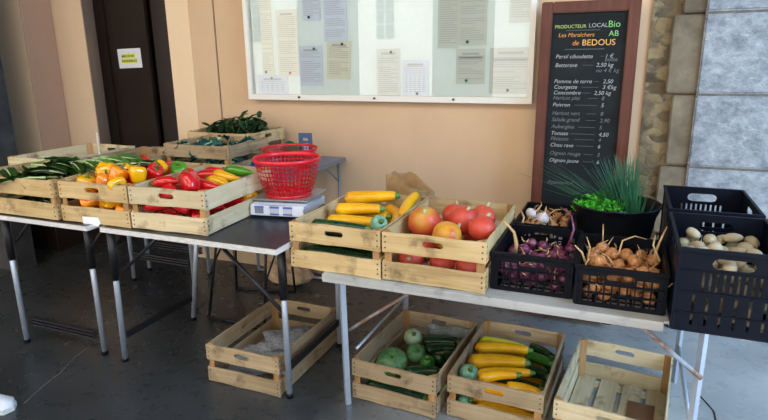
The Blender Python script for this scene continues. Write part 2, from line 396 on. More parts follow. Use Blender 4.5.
bm = bmesh.new(); prism(bm, [(-4.276, 3.49), (-4.239, 3.203), (-4.246, 3.2), (-4.283, 3.49)], 0, 3.3); struct('trim_4', bm, M['wall_shade'])  # pilaster side with its shade put into the colour
bm = bmesh.new(); box(bm, -5.3, -4.115, 2.75, 2.9, 0, 3.3); struct('wall_dark_pier', bm, M['dark_stone'])
bm = bmesh.new(); box(bm, -6.6, -6.4, 1.0, 4.2, 0, 3.3); struct('wall_left', bm, M['wall'])
bm = bmesh.new(); box(bm, -6.4, -3.0, 3.86, 4.0, 0, 3.3); struct('wall_recess', bm, M['door_gap'])
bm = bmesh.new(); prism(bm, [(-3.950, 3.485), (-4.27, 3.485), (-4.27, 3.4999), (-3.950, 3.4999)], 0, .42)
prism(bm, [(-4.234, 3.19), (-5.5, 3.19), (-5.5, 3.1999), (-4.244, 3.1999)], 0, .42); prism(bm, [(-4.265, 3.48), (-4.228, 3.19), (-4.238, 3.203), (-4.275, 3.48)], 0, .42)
struct('shade_strip_left', bm, M['dark_door'])  # added dark strip standing in for shade at the foot of the piers
# rubble strip, quoins and ashlar pillar
bm = bmesh.new(); box(bm, .085, .36, WY-.012, WY+.3, 0, 3.3); struct('wall_rubble', bm, M['rubble'])
bm = bmesh.new(); zz = [0, .16, .55, .936, 1.315, 1.716, 2.1, 2.5, 2.9, 3.3]
for i in range(9):
    dx = [.0, .02, -.01, .015, -.02, .02, 0, .01, 0][i]
    vs = box(bm, .205+dx, .36, WY-.05, WY+.2, zz[i]+.006, zz[i+1]-.006)
bmesh.ops.bevel(bm, geom=bm.edges[:], offset=.008, segments=2, affect='EDGES'); struct('trim_5', bm, M['quoin'], False)
bm = bmesh.new()
for i in range(9):
    xs = [.325, 1.15, 2.1] if i % 2 else [.325, 1.5, 2.1]
    for a, b in zip(xs, xs[1:]): box(bm, a+.004, b-.004, WY-.075, WY+.5, zz[i]+.006, zz[i+1]-.006)
bmesh.ops.bevel(bm, geom=bm.edges[:], offset=.010, segments=2, affect='EDGES'); struct('wall_pillar', bm, M['ashlar'])
bm = bmesh.new(); box(bm, .329, 2.09, WY-.062, WY+.45, 0, 3.3); struct('trim_6', bm, M['mortar'])
# arcade piers and arches on the street side, behind the camera
bm = bmesh.new()
for a, b in ((-5.5, -4.55), (-3.0, -2.1), (2.4, 3.2)): box(bm, a, b, -3.0, -2.5, 0, 3.3)
struct('wall_front', bm, M['arcade_stone'])
# house across the street (seen mirrored in the notice board)
fb = thing('building', 'limewashed house across the street with arched windows', 'building', (0, -14, 0))
bm = bmesh.new(); box(bm, -30, 14, -3, 0, -.02, 9); obj('facade', mesh_of(bm, 'facade', M['facade']), fb)
for i in range(12):
    bm = bmesh.new(); x = -23 + i*2.9
    arc = [(x-.35, 2.2), (x+.35, 2.2), (x+.35, 3.7)] + [(x+.35*math.cos(t*math.pi/8), 3.7+.35*math.sin(t*math.pi/8)) for t in range(1, 8)] + [(x-.35, 3.7)]
    plate(bm, Matrix(((1, 0, 0, 0), (0, 0, 1, .005), (0, 1, 0, 0), (0, 0, 0, 1))), arc, [], .03)
    wi = obj('window', mesh_of(bm, 'window', M['window_dark']), fb)
    bm = bmesh.new(); box(bm, x-.02, x+.02, .035, .06, 2.2, 4.0)
    for z in (2.7, 3.2, 3.65): box(bm, x-.35, x+.35, .035, .06, z-.02, z+.02)
    obj('glazing_bar', mesh_of(bm, 'glazing_bar', M['paper']), wi)
# floor crack
bm = bmesh.new()
pc = [(-2.45, 1.55), (-2.50, 1.68), (-2.53, 1.8), (-2.60, 1.95), (-2.63, 2.1), (-2.70, 2.3)]
tube(bm, [(x, y, .0005) for x, y in pc], .0022, 4); struct('trim_7', bm, M['mortar'])
bm = bmesh.new()
pc = [(.42, 2.75), (.47, 2.62), (.47, 2.5), (.53, 2.38), (.56, 2.25), (.62, 2.1)]
tube(bm, [(x, y, .0005) for x, y in pc], .004, 4); struct('trim_8', bm, M['door_gap'])

# double door
def door_leaf(name, x0, x1):
    bm = bmesh.new(); box(bm, x0, x1, 3.76, 3.80, .01, 2.25)
    bmesh.ops.bevel(bm, geom=bm.edges[:], offset=.006, segments=2, affect='EDGES')
    o = struct(name, bm, M['dark_door']); return o
door_leaf('door_1', -4.005, -3.585); door_leaf('door_2', -3.525, -3.0)
bm = bmesh.new(); box(bm, -4.15, -4.01, 3.752, 3.84, 0, 2.4); box(bm, -4.01, -3.0, 3.752, 3.84, 2.26, 2.4); struct('trim_9', bm, M['dark_door'])
# notice on the door
t = thing('paper_notice', 'white paper notice with two yellow highlighted lines taped to the dark door', 'notice', (-3.79, 3.758, 1.54), (0, R(-1.5), 0))
bm = bmesh.new(); box(bm, -.123, .123, -.002, 0, -.077, .077); obj('sheet', mesh_of(bm, 'sheet', M['paper']), t)
def text_mesh(s, size, font_mat, shear=0, ext=.0006, bold=0):
    c = bpy.data.curves.new('txt', 'FONT'); c.body = s; c.size = size; c.extrude = ext; c.shear = shear; c.offset = bold
    c.resolution_u = 3
    o = bpy.data.objects.new('txt', c); COL.objects.link(o)
    bpy.context.view_layer.update()
    me = bpy.data.meshes.new_from_object(o.evaluated_get(bpy.context.evaluated_depsgraph_get()))
    bpy.data.objects.remove(o); me.materials.clear(); me.materials.append(font_mat); return me
bm = bmesh.new(); box(bm, -.085, .06, -.0025, -.002, .004, .035); box(bm, -.09, .08, -.0025, -.002, -.036, -.002); obj('highlight', mesh_of(bm, 'highlight', M['hilite']), t)
for s, z in (('MERCI DE NE', .010), ('PAS ENTRER ICI', -.028)):
    me = text_mesh(s, .022, M['ink_dark'], bold=.0004); obj('lettering', me, t, (-.083, -.003, z), (R(90), 0, 0))

# notice board
BX0, BX1, BZ0, BZ1 = -2.425, -.500, 1.252, 2.35
nb = thing('notice_board', 'glazed white notice board with a cream metal frame full of pinned papers', 'notice board', (0, 0, 0))
bm = bmesh.new(); box(bm, BX0+.02, BX1-.02, WY-.02, WY-.006, BZ0+.02, BZ1-.02); obj('backing', mesh_of(bm, 'backing', M['board_white']), nb)
bm = bmesh.new()
for a in ((BX0, BX1, BZ0, BZ0+.035), (BX0, BX1, BZ1-.035, BZ1), (BX0, BX0+.03, BZ0+.035, BZ1-.035), (BX1-.03, BX1, BZ0+.035, BZ1-.035)):
    box(bm, a[0], a[1], WY-.07, WY-.003, a[2], a[3])
fr_ = obj('frame', mesh_of(bm, 'frame', M['board_frame']), nb)
for x in (-2.02, -1.475, -.96):
    bm = bmesh.new(); lathe(bm, [(0, 0), (.007, 0), (.007, .012), (0, .014)], 10)
    obj('screw', mesh_of(bm, 'screw', M['pin_black']), fr_, (x, WY-.07, BZ0+.02), (R(90), 0, 0))
bm = bmesh.new(); bm.faces.new([bm.verts.new(p) for p in ((BX0+.03, WY-.05, BZ0+.035), (BX1-.03, WY-.05, BZ0+.035), (BX1-.03, WY-.05, BZ1-.035), (BX0+.03, WY-.05, BZ1-.035))]); obj('glass_pane', mesh_of(bm, 'glass_pane', M['glass']), nb)
# papers pinned behind the glass: px measurements turned to wall metres (x0,x1,z0,z1,mat,style,pin,label)
def wallpt(px, py):
    u0, v0 = px-384, py-210
    d = rt2*u0 - up2*v0 + fw*581.1
    k = (WY-.03)/d.y
    return d.x*k, 1.523 + d.z*k
papers = [
 ((256, -30, 274, 75), 'paper_cream', 'lines', 'pin_black', 'tall cream sheet of text near the left edge of the notice board'),
 ((257, 75, 288, 96), 'paper_blue', 'table', 'pin_green', 'bluish timetable sheet in the lower left corner of the notice board'),
 ((275, 10, 299, 76), 'paper_cream', 'lines', 'pin_red', 'cream sheet of text left of the tall blue poster pair'),
 ((298, 46, 323, 86), 'paper_blue', 'lines', 'pin_green', 'pale blue sheet with an orange mark under the cream sheets'),
 ((321, -40, 347, 41), 'paper_blue', 'lines', 'pin_green', 'long pale blue sheet hanging above the folded cream sheet'),
 ((325, 41, 350, 79), 'paper_cream', 'lines', 'pin_black', 'tilted cream sheet with a small heading in the left half of the board'),
 ((376, 49, 400, 97), 'paper_grey', 'lines', 'pin_black', 'grey text sheet at the bottom middle of the board'),
 ((402, 60, 428, 97), 'paper_blue', 'table', 'pin_black', 'lilac blue sheet right of the bottom middle grey sheet'),
 ((438, -30, 458, 48), 'paper_grey', 'lines', 'pin_green', 'narrow grey text sheet above the middle right of the board'),
 ((459, -30, 486, 45), 'paper_grey', 'lines', 'pin_green', 'wide grey text sheet right of the narrow one'),
 ((456, 49, 484, 84), 'paper_grey', 'para', 'pin_green', 'grey notice with a bold line under the wide text sheet'),
 ((490, 48, 530, 94), 'paper_grey', 'para', 'pin_black', 'broad grey sheet in the lower right corner of the board'),
 ((511, -30, 531, 22), 'paper_grey', 'lines', 'pin_black', 'grey sheet with a wide heading at the right edge of the board'),
 ((300, -30, 320, 20), 'paper_blue', 'lines', 'pin_black', 'short bluish sheet between the cream sheet and the long blue one'),
]
for (a, b_, c, d_), mt, style, pin, lab in papers:
    x0, z1 = wallpt(a, b_); x1, z0 = wallpt(c, d_)
    zt = min(z1, BZ1-.05); wd, hh = x1-x0, zt-z0
    t = thing('pinned_sheet', lab, 'paper', ((x0+x1)/2, WY-.022, z0), (0, R(3) if 'tilted' in lab else 0, 0), group='papers pinned in the notice board')
    t2 = random.uniform(0, .004)
    bm = bmesh.new(); box(bm, -wd/2, wd/2, -.0015-t2, -t2, 0, hh); obj('sheet', mesh_of(bm, 'sheet', M[mt]), t)
    bm = bmesh.new(); z = .03; yy = -.0022-t2
    rng = random.Random(int(a))
    while z < hh-.04:
        if style == 'table' and z < hh*.6:
            for q in range(5): box(bm, -wd*.4+q*wd*.165, -wd*.4+q*wd*.165+wd*.12, yy, yy+.0006, z, z+.004)
        else:
            e = rng.choice([.42, .40, .25, .42, .1]); box(bm, -wd*.42, wd*e, yy, yy+.0006, z, z+.0035)
        z += .0125 if rng.random() < .88 else .03
    box(bm, -wd*.3, wd*.3, yy, yy+.0006, hh-.035, hh-.022)
    if style == 'para': box(bm, -wd*.4, wd*.4, yy, yy+.0006, hh*.72, hh*.72+.012)
    obj('print', mesh_of(bm, 'print', M['ink']), t)
    bm = bmesh.new(); lathe(bm, [(0, 0), (.008, 0), (.009, .006), (0, .010)], 10)
    p = obj('pin', mesh_of(bm, 'pin', M[pin], True), t, (rng.uniform(-.2, .2)*wd, -.002-t2, .02 if rng.random() < .5 else hh-.02), (R(90), 0, 0))

# chalk board
ch = thing('chalkboard', 'tall mahogany framed chalkboard price list leaning on the peach wall', 'chalkboard', (-.215, 3.30, .03), (R(-2.2), 0, 0))
bw, bh = .245, 1.765
bm = bmesh.new(); box(bm, -bw+.05, bw-.05, .0, .012, .05, bh-.05); obj('slate', mesh_of(bm, 'slate', M['slate']), ch)
bm = bmesh.new(); fwid = .058
box(bm, -bw, -bw+fwid, -.02, .02, 0, bh); box(bm, bw-fwid, bw, -.02, .02, 0, bh)
box(bm, -bw+fwid, bw-fwid, -.02, .02, bh-fwid, bh); box(bm, -bw+fwid, bw-fwid, -.02, .02, 0, fwid)
bmesh.ops.bevel(bm, geom=bm.edges[:], offset=.005, segments=2, affect='EDGES')
obj('frame', mesh_of(bm, 'frame', M['mahogany']), ch)
# rows: (text, x, z from top, size, colour, shear)
X0 = -.165
rows = [('PRODUCTEUR', X0-.008, .090, .0245, 'chalk_lime', 0), ('LOCAL', X0+.163, .089, .030, 'chalk_white', 0), ('Bio', X0+.258, .090, .046, 'chalk_green', 0),
 ('AB', X0+.265, .135, .040, 'chalk_green', 0), ('Les Maraîchers', X0+.012, .135, .030, 'chalk_orange', .2), ('de', X0+.085, .178, .036, 'chalk_orange', .2), ('BEDOUS', X0+.135, .180, .044, 'chalk_amber', 0)]
price = [('Persil ciboulette', '1 €', .245, 'chalk_white'), ('', 'botte', .262, 'chalk_dim'), ('Betterave', '2,50 kg', .290, 'chalk_white'), ('', 'ou 4 € kg', .318, 'chalk_dim'),
 ('Pomme de terre', '2,50', .375, 'chalk_white'), ('Courgette', '3 €kg', .405, 'chalk_white'), ('Concombre', '2,50 kg', .435, 'chalk_white'), ('Haricot plat', '8', .463, 'chalk_dim'),
 ('Poivron', '5', .500, 'chalk_white'), ('Haricot vert', '8', .545, 'chalk_dim'), ('Salade grand', '2,90', .580, 'chalk_dim'), ('Aubergine', '5', .618, 'chalk_dim'),
 ('Tomate', '4,50', .655, 'chalk_white'), ('Pâtisson', '4', .685, 'chalk_dim'), ('Chou rave', '6', .720, 'chalk_white'), ('Oignon rouge', '3', .765, 'chalk_dim'),
 ('Oignon jaune', '6', .805, 'chalk_white'), ('Potimarron', '', .930, 'chalk_dim')]
for n_, p_, z, c in price:
    if n_: rows.append((n_, X0+.005, z, .029, c, .25))
    if p_: rows.append((p_, X0+.255 if len(p_) < 6 else X0+.215, z, .029, c, .2))
for s, x, z, size, c, sh in rows:
    obj('chalk_writing', text_mesh(s, size, M[c], sh, .0003), ch, (x, -.0006, bh-z-.045), (R(90), 0, 0))
rules = [(X0+.05, X0+.22, .113, .115), (X0+.05, X0+.25, .2095, .212)]
for n_, p_, z, c in price:
    if n_ and p_: rules.append((X0+.02+.013*len(n_)+.01, X0+.235 if len(p_) < 6 else X0+.200, z+.0025, z+.004))
for a, b, z0, z1 in rules:
    bm = bmesh.new(); box(bm, a, b, -.0009, 0, bh-z1-.033, bh-z0-.033); obj('chalk_rule', mesh_of(bm, 'chalk_rule', M['chalk_dim']), ch)

# ------------------------------------------------------------------ tables
def leg_pair_slats(root, x0, x1, y, z, name='slat'):
    for k in range(3):
        bm = bmesh.new(); box(bm, x0, x1, y-.012, y+.012, z+k*.018, z+k*.018+.010)
        obj(name, mesh_of(bm, name, M['black_metal']), root)
def leg(root, p0, p1, r=.014, m='steel', sleeve=None, zs=.49):
    """telescopic leg from floor p0 to top p1 with a black upper sleeve"""
    p0, p1 = Vector(p0), Vector(p1)
    bm = bmesh.new(); tube(bm, [p0, p1 - (p1-p0)*.0], r, 12); o = obj('leg', mesh_of(bm, 'leg', M[m], True), root)
    bm = bmesh.new(); tube(bm, [p0+Vector((0, 0, 0)), p0+Vector((0, 0, .02))], r*1.25, 12); obj('foot_cap', mesh_of(bm, 'foot_cap', M['black_plastic'], True), o)
    if sleeve:
        q = p0 + (p1-p0)*zs/p1.z
        bm = bmesh.new(); tube(bm, [q, p1], r*1.35, 12); obj('sleeve', mesh_of(bm, 'sleeve', M['black_metal'], True), o)
    return o
def tabletop(root, x0, x1, y0, y1, z, th, mtop, medge, rim=.004):
    bm = bmesh.new(); box(bm, x0+.006, x1-.006, y0+.006, y1-.006, z-th+.004, z); obj('tabletop', mesh_of(bm, 'tabletop', M[mtop]), root)
    bm = bmesh.new(); t_ = .006
    box(bm, x0, x1, y0, y0+t_, z-th, z+rim*0); box(bm, x0, x1, y1-t_, y1, z-th, z)
    box(bm, x0, x0+t_, y0+t_, y1-t_, z-th, z); box(bm, x1-t_, x1, y0+t_, y1-t_, z-th, z)
    obj('edge_strip', mesh_of(bm, 'edge_strip', M[medge]), root)
def bar(root, name, a, b, r, m, seg=8):
    bm = bmesh.new(); tube(bm, [a, b], r, seg); return obj(name, mesh_of(bm, name, M[m], True), root)

TL, TR = .777, .675
t = thing('folding_table', 'long folding table on steel legs with leaf and back row crates on it, far left', 'table')
tabletop(t, -3.32, -2.275, 1.87, 2.975, TL, .021, 'tabletop_dark', 'alu')
for x, y in ((-3.0, 1.98), (-2.475, 2.035), (-3.15, 2.92), (-2.62, 2.93)):
    leg(t, (x, y, 0), (x, y, TL-.022), sleeve=(y < 2.5))
leg_pair_slats(t, -2.985, -2.49, 2.01, .10); leg_pair_slats(t, -3.135, -2.635, 2.925, .17)
for x in (-3.0, -2.475): bar(t, 'brace', (x, 2.02, .58), (x+.10, 2.10, .75), .007, 'black_metal')

t = thing('folding_table', 'dark topped folding table with an aluminium edge carrying the weighing scale', 'table')
tabletop(t, -2.208, -1.253, 1.885, 2.64, TL, .022, 'tabletop_dark', 'alu')
for x, y in ((-2.316, 2.02), (-1.331, 2.04), (-2.313, 2.545), (-1.334, 2.565)):
    xt = max(x, -2.19); yt = 1.925 if x < -2 and y < 2.3 else y
    leg(t, (x, y, 0), (xt, yt, TL-.023), sleeve=(y < 2.3))
for x in (-2.30, -1.334):
    bm = bmesh.new(); box(bm, x-.008, x+.008, 2.03, 2.55, .13, .165); obj('stretcher', mesh_of(bm, 'stretcher', M['black_metal']), t)
bar(t, 'brace', (-1.333, 2.04, .42), (-1.72, 2.06, .742), .009, 'black_metal')
bar(t, 'brace', (-2.26, 2.03, .50), (-1.98, 2.05, .742), .009, 'black_metal')

TG = .88
t = thing('folding_table', 'narrow folding table against the wall under the back crates', 'table')
tabletop(t, -3.35, -2.455, 2.99, 3.45, TG, .028, 'tabletop_dark', 'alu')
for x, y in ((-3.20, 3.12), (-2.72, 3.21)): leg(t, (x, y, 0), (x, y, TG-.03))
leg_pair_slats(t, -3.185, -2.735, 3.165, .17)
t = thing('folding_table', 'blue grey topped folding table on black legs behind the scale, near the wall', 'table')
tabletop(t, -2.44, -1.70, 2.67, 3.45, TG, .022, 'tabletop_grey', 'grey_metal')
for a, b in (((-2.24, 2.60, 0), (-2.12, 2.69, TG-.022)), ((-1.84, 2.60, 0), (-1.82, 2.69, TG-.022)), ((-2.36, 3.04, 0), (-2.31, 3.05, TG-.022)), ((-1.95, 3.13, 0), (-1.99, 3.11, TG-.022))):
    bm = bmesh.new(); tube(bm, [a, b], .008, 8); obj('leg', mesh_of(bm, 'leg', M['black_metal'], True), t)
bar(t, 'foot_bar', (-2.24, 2.60, .009), (-1.84, 2.60, .009), .008, 'black_metal')
bar(t, 'foot_bar', (-2.36, 3.04, .009), (-1.95, 3.13, .009), .008, 'black_metal')
bar(t, 'brace', (-2.22, 2.61, .28), (-2.32, 3.04, .52), .006, 'black_metal')
bar(t, 'brace', (-1.84, 2.61, .24), (-1.98, 3.12, .50), .006, 'black_metal')
bm = bmesh.new(); tube(bm, [(-1.73, 3.40, 0), (-1.73, 3.40, TG-.02)], .009, 8); obj('leg', mesh_of(bm, 'leg', M['grey_metal'], True), t)
bm = bmesh.new(); tube(bm, [(-2.42, 3.40, 0), (-2.42, 3.40, TG-.02)], .011, 8); obj('leg', mesh_of(bm, 'leg', M['steel'], True), t)
bar(t, 'foot_bar', (-2.42, 3.40, .012), (-1.73, 3.40, .012), .009, 'steel')
bar(t, 'brace', (-1.73, 3.40, .72), (-1.73, 3.20, TG-.022), .005, 'grey_metal')

t = thing('trestle_table', 'low trestle table with a worn whitewashed plank edge on the right', 'table')
bm = bmesh.new(); box(bm, -1.086, .47, 1.962, 2.93, TR-.010, TR); box(bm, -1.086, .175, 1.95, 1.99, TR-.034, TR-.0001)
bmesh.ops.bevel(bm, geom=bm.edges[:], offset=.002, segments=1, affect='EDGES'); obj('tabletop', mesh_of(bm, 'tabletop', M['whitewood']), t)
bm = bmesh.new()
box(bm, -1.05, .45, 2.86, 2.89, TR-.04, TR-.0121); box(bm, -1.05, -1.02, 1.99, 2.86, TR-.04, TR-.0121); box(bm, .40, .43, 1.99, 2.86, TR-.04, TR-.0121)
obj('under_frame', mesh_of(bm, 'under_frame', M['steel']), t)
def sqleg(p0, p1, s=.016):
    bm = bmesh.new(); tube(bm, [p0, p1], s, 4); return obj('leg', mesh_of(bm, 'leg', M['steel']), t)
sqleg((-1.055, 2.09, 0), (-1.02, 2.0, TR-.036)); sqleg((-1.04, 2.80, 0), (-1.03, 2.80, TR-.04))
sqleg((.318, 2.12, 0), (.318, 2.12, TR-.013), .015); sqleg((.325, 2.82, 0), (.325, 2.82, TR-.013), .014)
bar(t, 'brace', (-1.02, 2.05, .39), (-.70, 2.06, TR-.04), .007, 'rust')
bar(t, 'brace', (-1.01, 2.10, .28), (-1.04, 2.80, .24), .006, 'steel')
bar(t, 'brace', (.05, 2.09, .640), (.325, 2.10, .42), .009, 'rust')
bar(t, 'brace', (.325, 2.80, .19), (.320, 2.14, .18), .010, 'steel')

# ------------------------------------------------------------------ wooden crates
CW, CD, CH = .407, .591, .199
def crate_meshes(Wd, cd=CW, dd=CD, CH=CH):
    """shared meshes for a slatted poplar crate; origin at front left bottom corner"""
    th = .008; out = []; q_ = CH/.199
    XZ = lambda y: Matrix(((1, 0, 0, 0), (0, 0, 1, y), (0, 1, 0, 0), (0, 0, 0, 1)))
    YZ = lambda x: Matrix(((0, 0, 1, x), (1, 0, 0, 0), (0, 1, 0, 0), (0, 0, 0, 1)))
    def nails(bm, pts, nrm, off):
        for a, b in pts:
            if nrm == 'y': box(bm, a-.0028, a+.0028, off-.0012, off+.0012, b-.0028, b+.0028, 1)
            else: box(bm, off-.0012, off+.0012, a-.0028, a+.0028, b-.0028, b+.0028, 1)
    def nl(w_, z0, z1): return [(x, z) for x in (.013, w_-.013) for z in (z0+.018, (z0+z1)/2, z1-.018)]
    for y, o_ in ((0, 0), (dd-th, dd)):
        for z0, z1, h in ((.004, .080*q_, False), (.118*q_, CH, q_ > .9)):
            bm = bmesh.new()
            jit = [random.uniform(-.003, .003) for _ in range(4)]
            hol = [slot(cd/2, (z0+z1)/2+.006, .085, .024)] if h else []
            n = 5
            outer = [(cd*i/n, z0+jit[0]*(i/n)+(.002*math.sin(i*2.3+y*9))) for i in range(n+1)] + [(cd*(n-i)/n, z1+jit[1]*(1-i/n)+.002*math.sin(i*1.7+3)) for i in range(n+1)]
            plate(bm, XZ(y), outer, hol, th); nails(bm, nl(cd, z0, z1), 'y', o_)
            out.append(('end_board', mesh_of(bm, 'end_board', [Wd['x'], nailm]), []))
    for x, o_ in ((.0005, .0005), (cd-th-.0005, cd-.0005)):
        for z0, z1 in ((.004, .083*q_), (.112*q_, CH-.002)):
            bm = bmesh.new(); j = random.uniform(-.004, .004)
            plate(bm, YZ(x), [(th, z0), (dd-th, z0), (dd-th, z1), (dd/2, z1+j), (th, z1)], [], th*.8); nails(bm, nl(dd, z0, z1), 'x', o_)
            out.append(('side_board', mesh_of(bm, 'side_board', [Wd['y'], nailm]), []))
    for x, y, sx, sy in ((th, th, 1, 1), (cd-th, th, -1, 1), (th, dd-th, 1, -1), (cd-th, dd-th, -1, -1)):
        bm = bmesh.new(); plate(bm, Matrix.Translation((0, 0, .012)), [(x, y), (x+sx*.028, y), (x, y+sy*.028)], [], CH-.010)
        out.append(('corner_post', mesh_of(bm, 'corner_post', post_m), []))
    n = 4; gap = .022; ww = (cd-.024-gap*(n-1))/n
    for i in range(n):
        bm = bmesh.new(); x = .012+i*(ww+gap); box(bm, x, x+ww, .009, dd-.009, .005, .010)
        out.append(('floor_slat', mesh_of(bm, 'floor_slat', Wd['y']), []))
    for y in (.03, dd/2-.03, dd-.09):
        bm = bmesh.new(); box(bm, .010, cd-.010, y, y+.06, .0, .0048)
        out.append(('floor_batten', mesh_of(bm, 'floor_batten', Wd['x']), []))
    return out
SP_NEW = crate_meshes(W_NEW); SP_NEW2 = crate_meshes(W_NEW); SP_OLD = crate_meshes(W_OLD); SP_OLD2 = crate_meshes(W_OLD); SP_PALE = crate_meshes(W_PALE); SP_TRAY = crate_meshes(W_OLD, .40, .455, .175); SP_TRAY2 = crate_meshes(W_NEW, .39, .50, .185)
GW = 'slatted wooden vegetable crates'
def crate(sp, x, y, z, deg, label): return inst('wooden_crate', sp, (x, y, z+.0005), (0, 0, R(deg)), (1, 1, 1), label, 'crate', GW)
cA = crate(SP_OLD, -1.776, 2.019, 0, 0, 'empty wooden crate lined with newspaper on the floor under the scale table')
cB = crate(SP_OLD2, -1.055, 2.141, 0, -3.4, 'wooden crate of green squashes and dark courgettes on the floor under the trestle table')
cC = crate(SP_OLD, -.612, 2.165, 0, -2.4, 'wooden crate of yellow courgettes on the floor under the trestle table')
cD = crate(SP_PALE, -.166, 2.138, 0, -5.5, 'empty pale wooden crate with bare floor slats on the floor at the right')
cE = crate(SP_NEW, -.828, 1.974, TR, 0, 'wooden crate of red and orange pumpkins on the trestle table')
cF = crate(SP_NEW2, -1.243, 1.976, TR, -.3, 'wooden crate of yellow and dark courgettes on the left end of the trestle table')
cG = crate(SP_PALE, -2.044, 1.923, TL, 3.0, 'wooden crate of red peppers beside the weighing scale')
cY = crate(SP_NEW, -2.464, 1.905, TL, 2.8, 'wooden crate of yellow and orange peppers with a paper tag on its front')
cL = crate(SP_NEW2, -2.492, 1.898, TL, 90, 'wooden crate of green leaves at the far left')
cM = crate(SP_OLD, -2.915, 2.325, TL, 0, 'empty wooden crate with a blue sticker behind the pepper crates')
cN = crate(SP_PALE, -3.395, 2.325, TL, 0, 'empty pale wooden crate with a stick, behind the green leaf crate')
cK = inst('wooden_crate', SP_TRAY, (-2.020, 2.63, TG+.0005), (0, 0, R(90)), (1, 1, 1), 'wooden crate of blue green kale behind the pepper crates', 'crate', GW)
cK2 = inst('wooden_crate', SP_TRAY2, (-2.16, 3.05, TG+.0025), (0, 0, R(90)), (1, 1, 1), 'wooden crate holding dark herb plants against the wall', 'crate', GW)
# marks on crates
bm = bmesh.new(); plate(bm, Matrix(((1, 0, 0, 0), (0, 0, 1, -.0016), (0, 1, 0, 0), (0, 0, 0, 1))), [(.125, -.004), (.215, -.010), (.232, .012), (.220, .036), (.125, .034)], [], .001)
tagp = obj('paper_tag', mesh_of(bm, 'paper_tag', M['paper']), cY); tagp['label'] = 'white torn paper tag'
bm = bmesh.new(); box(bm, CW-.0098, CW-.0090, .50, .535, .13, .165); o = obj('sticker', mesh_of(bm, 'sticker', M['blue_print']), cM); o['label'] = 'small blue sticker'
bm = bmesh.new(); box(bm, -.02, -.013, .25, .257, .06, .33); o = obj('stick', mesh_of(bm, 'stick', M['stick']), cM); o['label'] = 'thin pale upright stick'

# ------------------------------------------------------------------ plastic crates
def plastic_crate(w_, d_, h_, mat, style):
    th = .004; out = []
    XZ = lambda y: Matrix(((1, 0, 0, 0), (0, 0, 1, y), (0, 1, 0, 0), (0, 0, 0, 1)))
    YZ = lambda x: Matrix(((0, 0, 1, x), (1, 0, 0, 0), (0, 1, 0, 0), (0, 0, 0, 1)))
    def holes(L, long_):
        hs = []
        if style == 'low':
            n = int(L/.026)
            for r0, r1 in ((.016, .046), (.054, .082), (.090, .112)):
                for i in range(n):
                    x = .02+(L-.04)*(i+.5)/n
                    if r0 > .085 and abs(x-L/2) < .055: continue
                    hs.append(rect(x-(L-.04)/n/2+.003, x+(L-.04)/n/2-.003, r0, r1))
            if long_: hs.append(slot(L/2, h_-.036, .09, .020))
        else:
            hs.append(slot(L/2, h_-.045, .115, .034))
            n = 9
            for i in range(n):
                x = L/2+(i-4)*.019
                hs.append(rect(x-.0035, x+.0035, h_-.135, h_-.075))
            for r0, r1 in ((.025, .06), (.07, .125)):
                for i in range(6):
                    x = .035+(L-.07)*(i+.5)/6
                    hs.append(rect(x-.004, x+.004, r0, r1))
        return hs
    for y in (0, d_-th):
        bm = bmesh.new(); plate(bm, XZ(y), rect(0, w_, .004, h_), holes(w_, True), th)
        # horizontal ribs
        for z in ((.05, .086) if style == 'low' else (.065, .135, h_-.072)):
            yy = (y-.004, y) if y == 0 else (y+th, y+th+.004)
            box(bm, .004, w_-.004, yy[0], yy[1], z-.002, z+.002)
        out.append(('end_panel', mesh_of(bm, 'end_panel', mat), []))
    for x in (0, w_-th):
        bm = bmesh.new(); plate(bm, YZ(x), rect(th, d_-th, .004, h_), holes(d_, False), th)
        out.append(('side_panel', mesh_of(bm, 'side_panel', mat), []))
    bm = bmesh.new()
    hs = [rect(.02+(w_-.04)*i/6+.004, .02+(w_-.04)*(i+1)/6-.004, .02+(d_-.04)*j/8+.004, .02+(d_-.04)*(j+1)/8-.004) for i in range(6) for j in range(8)]
    plate(bm, Matrix.Identity(4), rect(0, w_, 0, d_), hs, .004); out.append(('bottom_grid', mesh_of(bm, 'bottom_grid', mat), []))
    bm = bmesh.new(); r = .008
    for a in ((-r, w_+r, -r, 0), (-r, w_+r, d_, d_+r), (-r, 0, 0, d_), (w_, w_+r, 0, d_)):
        box(bm, a[0], a[1], a[2], a[3], h_-.012, h_)
    for x in (-.004, w_-.008):
        for y in (-.004, d_-.008): box(bm, x, x+.012, y, y+.012, .004, h_-.0121)
    bmesh.ops.bevel(bm, geom=bm.edges[:], offset=.0015, segments=1, affect='EDGES')
    out.append(('rim', mesh_of(bm, 'rim', mat), []))
    return out
SP_LOW = plastic_crate(.285, .385, .148, M['black_plastic'], 'low')
SP_TALL = plastic_crate(.300, .435, .275, M['navy_plastic'], 'tall')
GP = 'black plastic crates'
def pcrate(sp, x, y, z, deg, label): return inst('plastic_crate', sp, (x, y, z+.001), (0, 0, R(deg)), (1, 1, 1), label, 'crate', GP)
pR = pcrate(SP_LOW, -.411, 2.035, TR, 0, 'black plastic crate of red onions beside the pumpkin crate')
pY = pcrate(SP_LOW, -.110, 2.000, TR, 0, 'black plastic crate of yellow onions between the red onions and the potatoes')
pG = inst('plastic_crate', SP_LOW, (-.404, 2.452, TR+.001), (0, 0, 0), (.77, 1, 1), 'black plastic crate of garlic and shallots behind the red onions', 'crate', GP)
pP = inst('plastic_crate', SP_TALL, (.190, 1.905, TR+.001), (0, 0, 0), (1, 1, 1), 'tall navy plastic crate of potatoes at the right end of the trestle table', 'crate', GP)
pB = inst('plastic_crate', SP_TALL, (.194, 2.40, TR+.001), (0, 0, 0), (1, 1, 1), 'tall navy plastic crate behind the potato crate by the stone pillar', 'crate', GP)

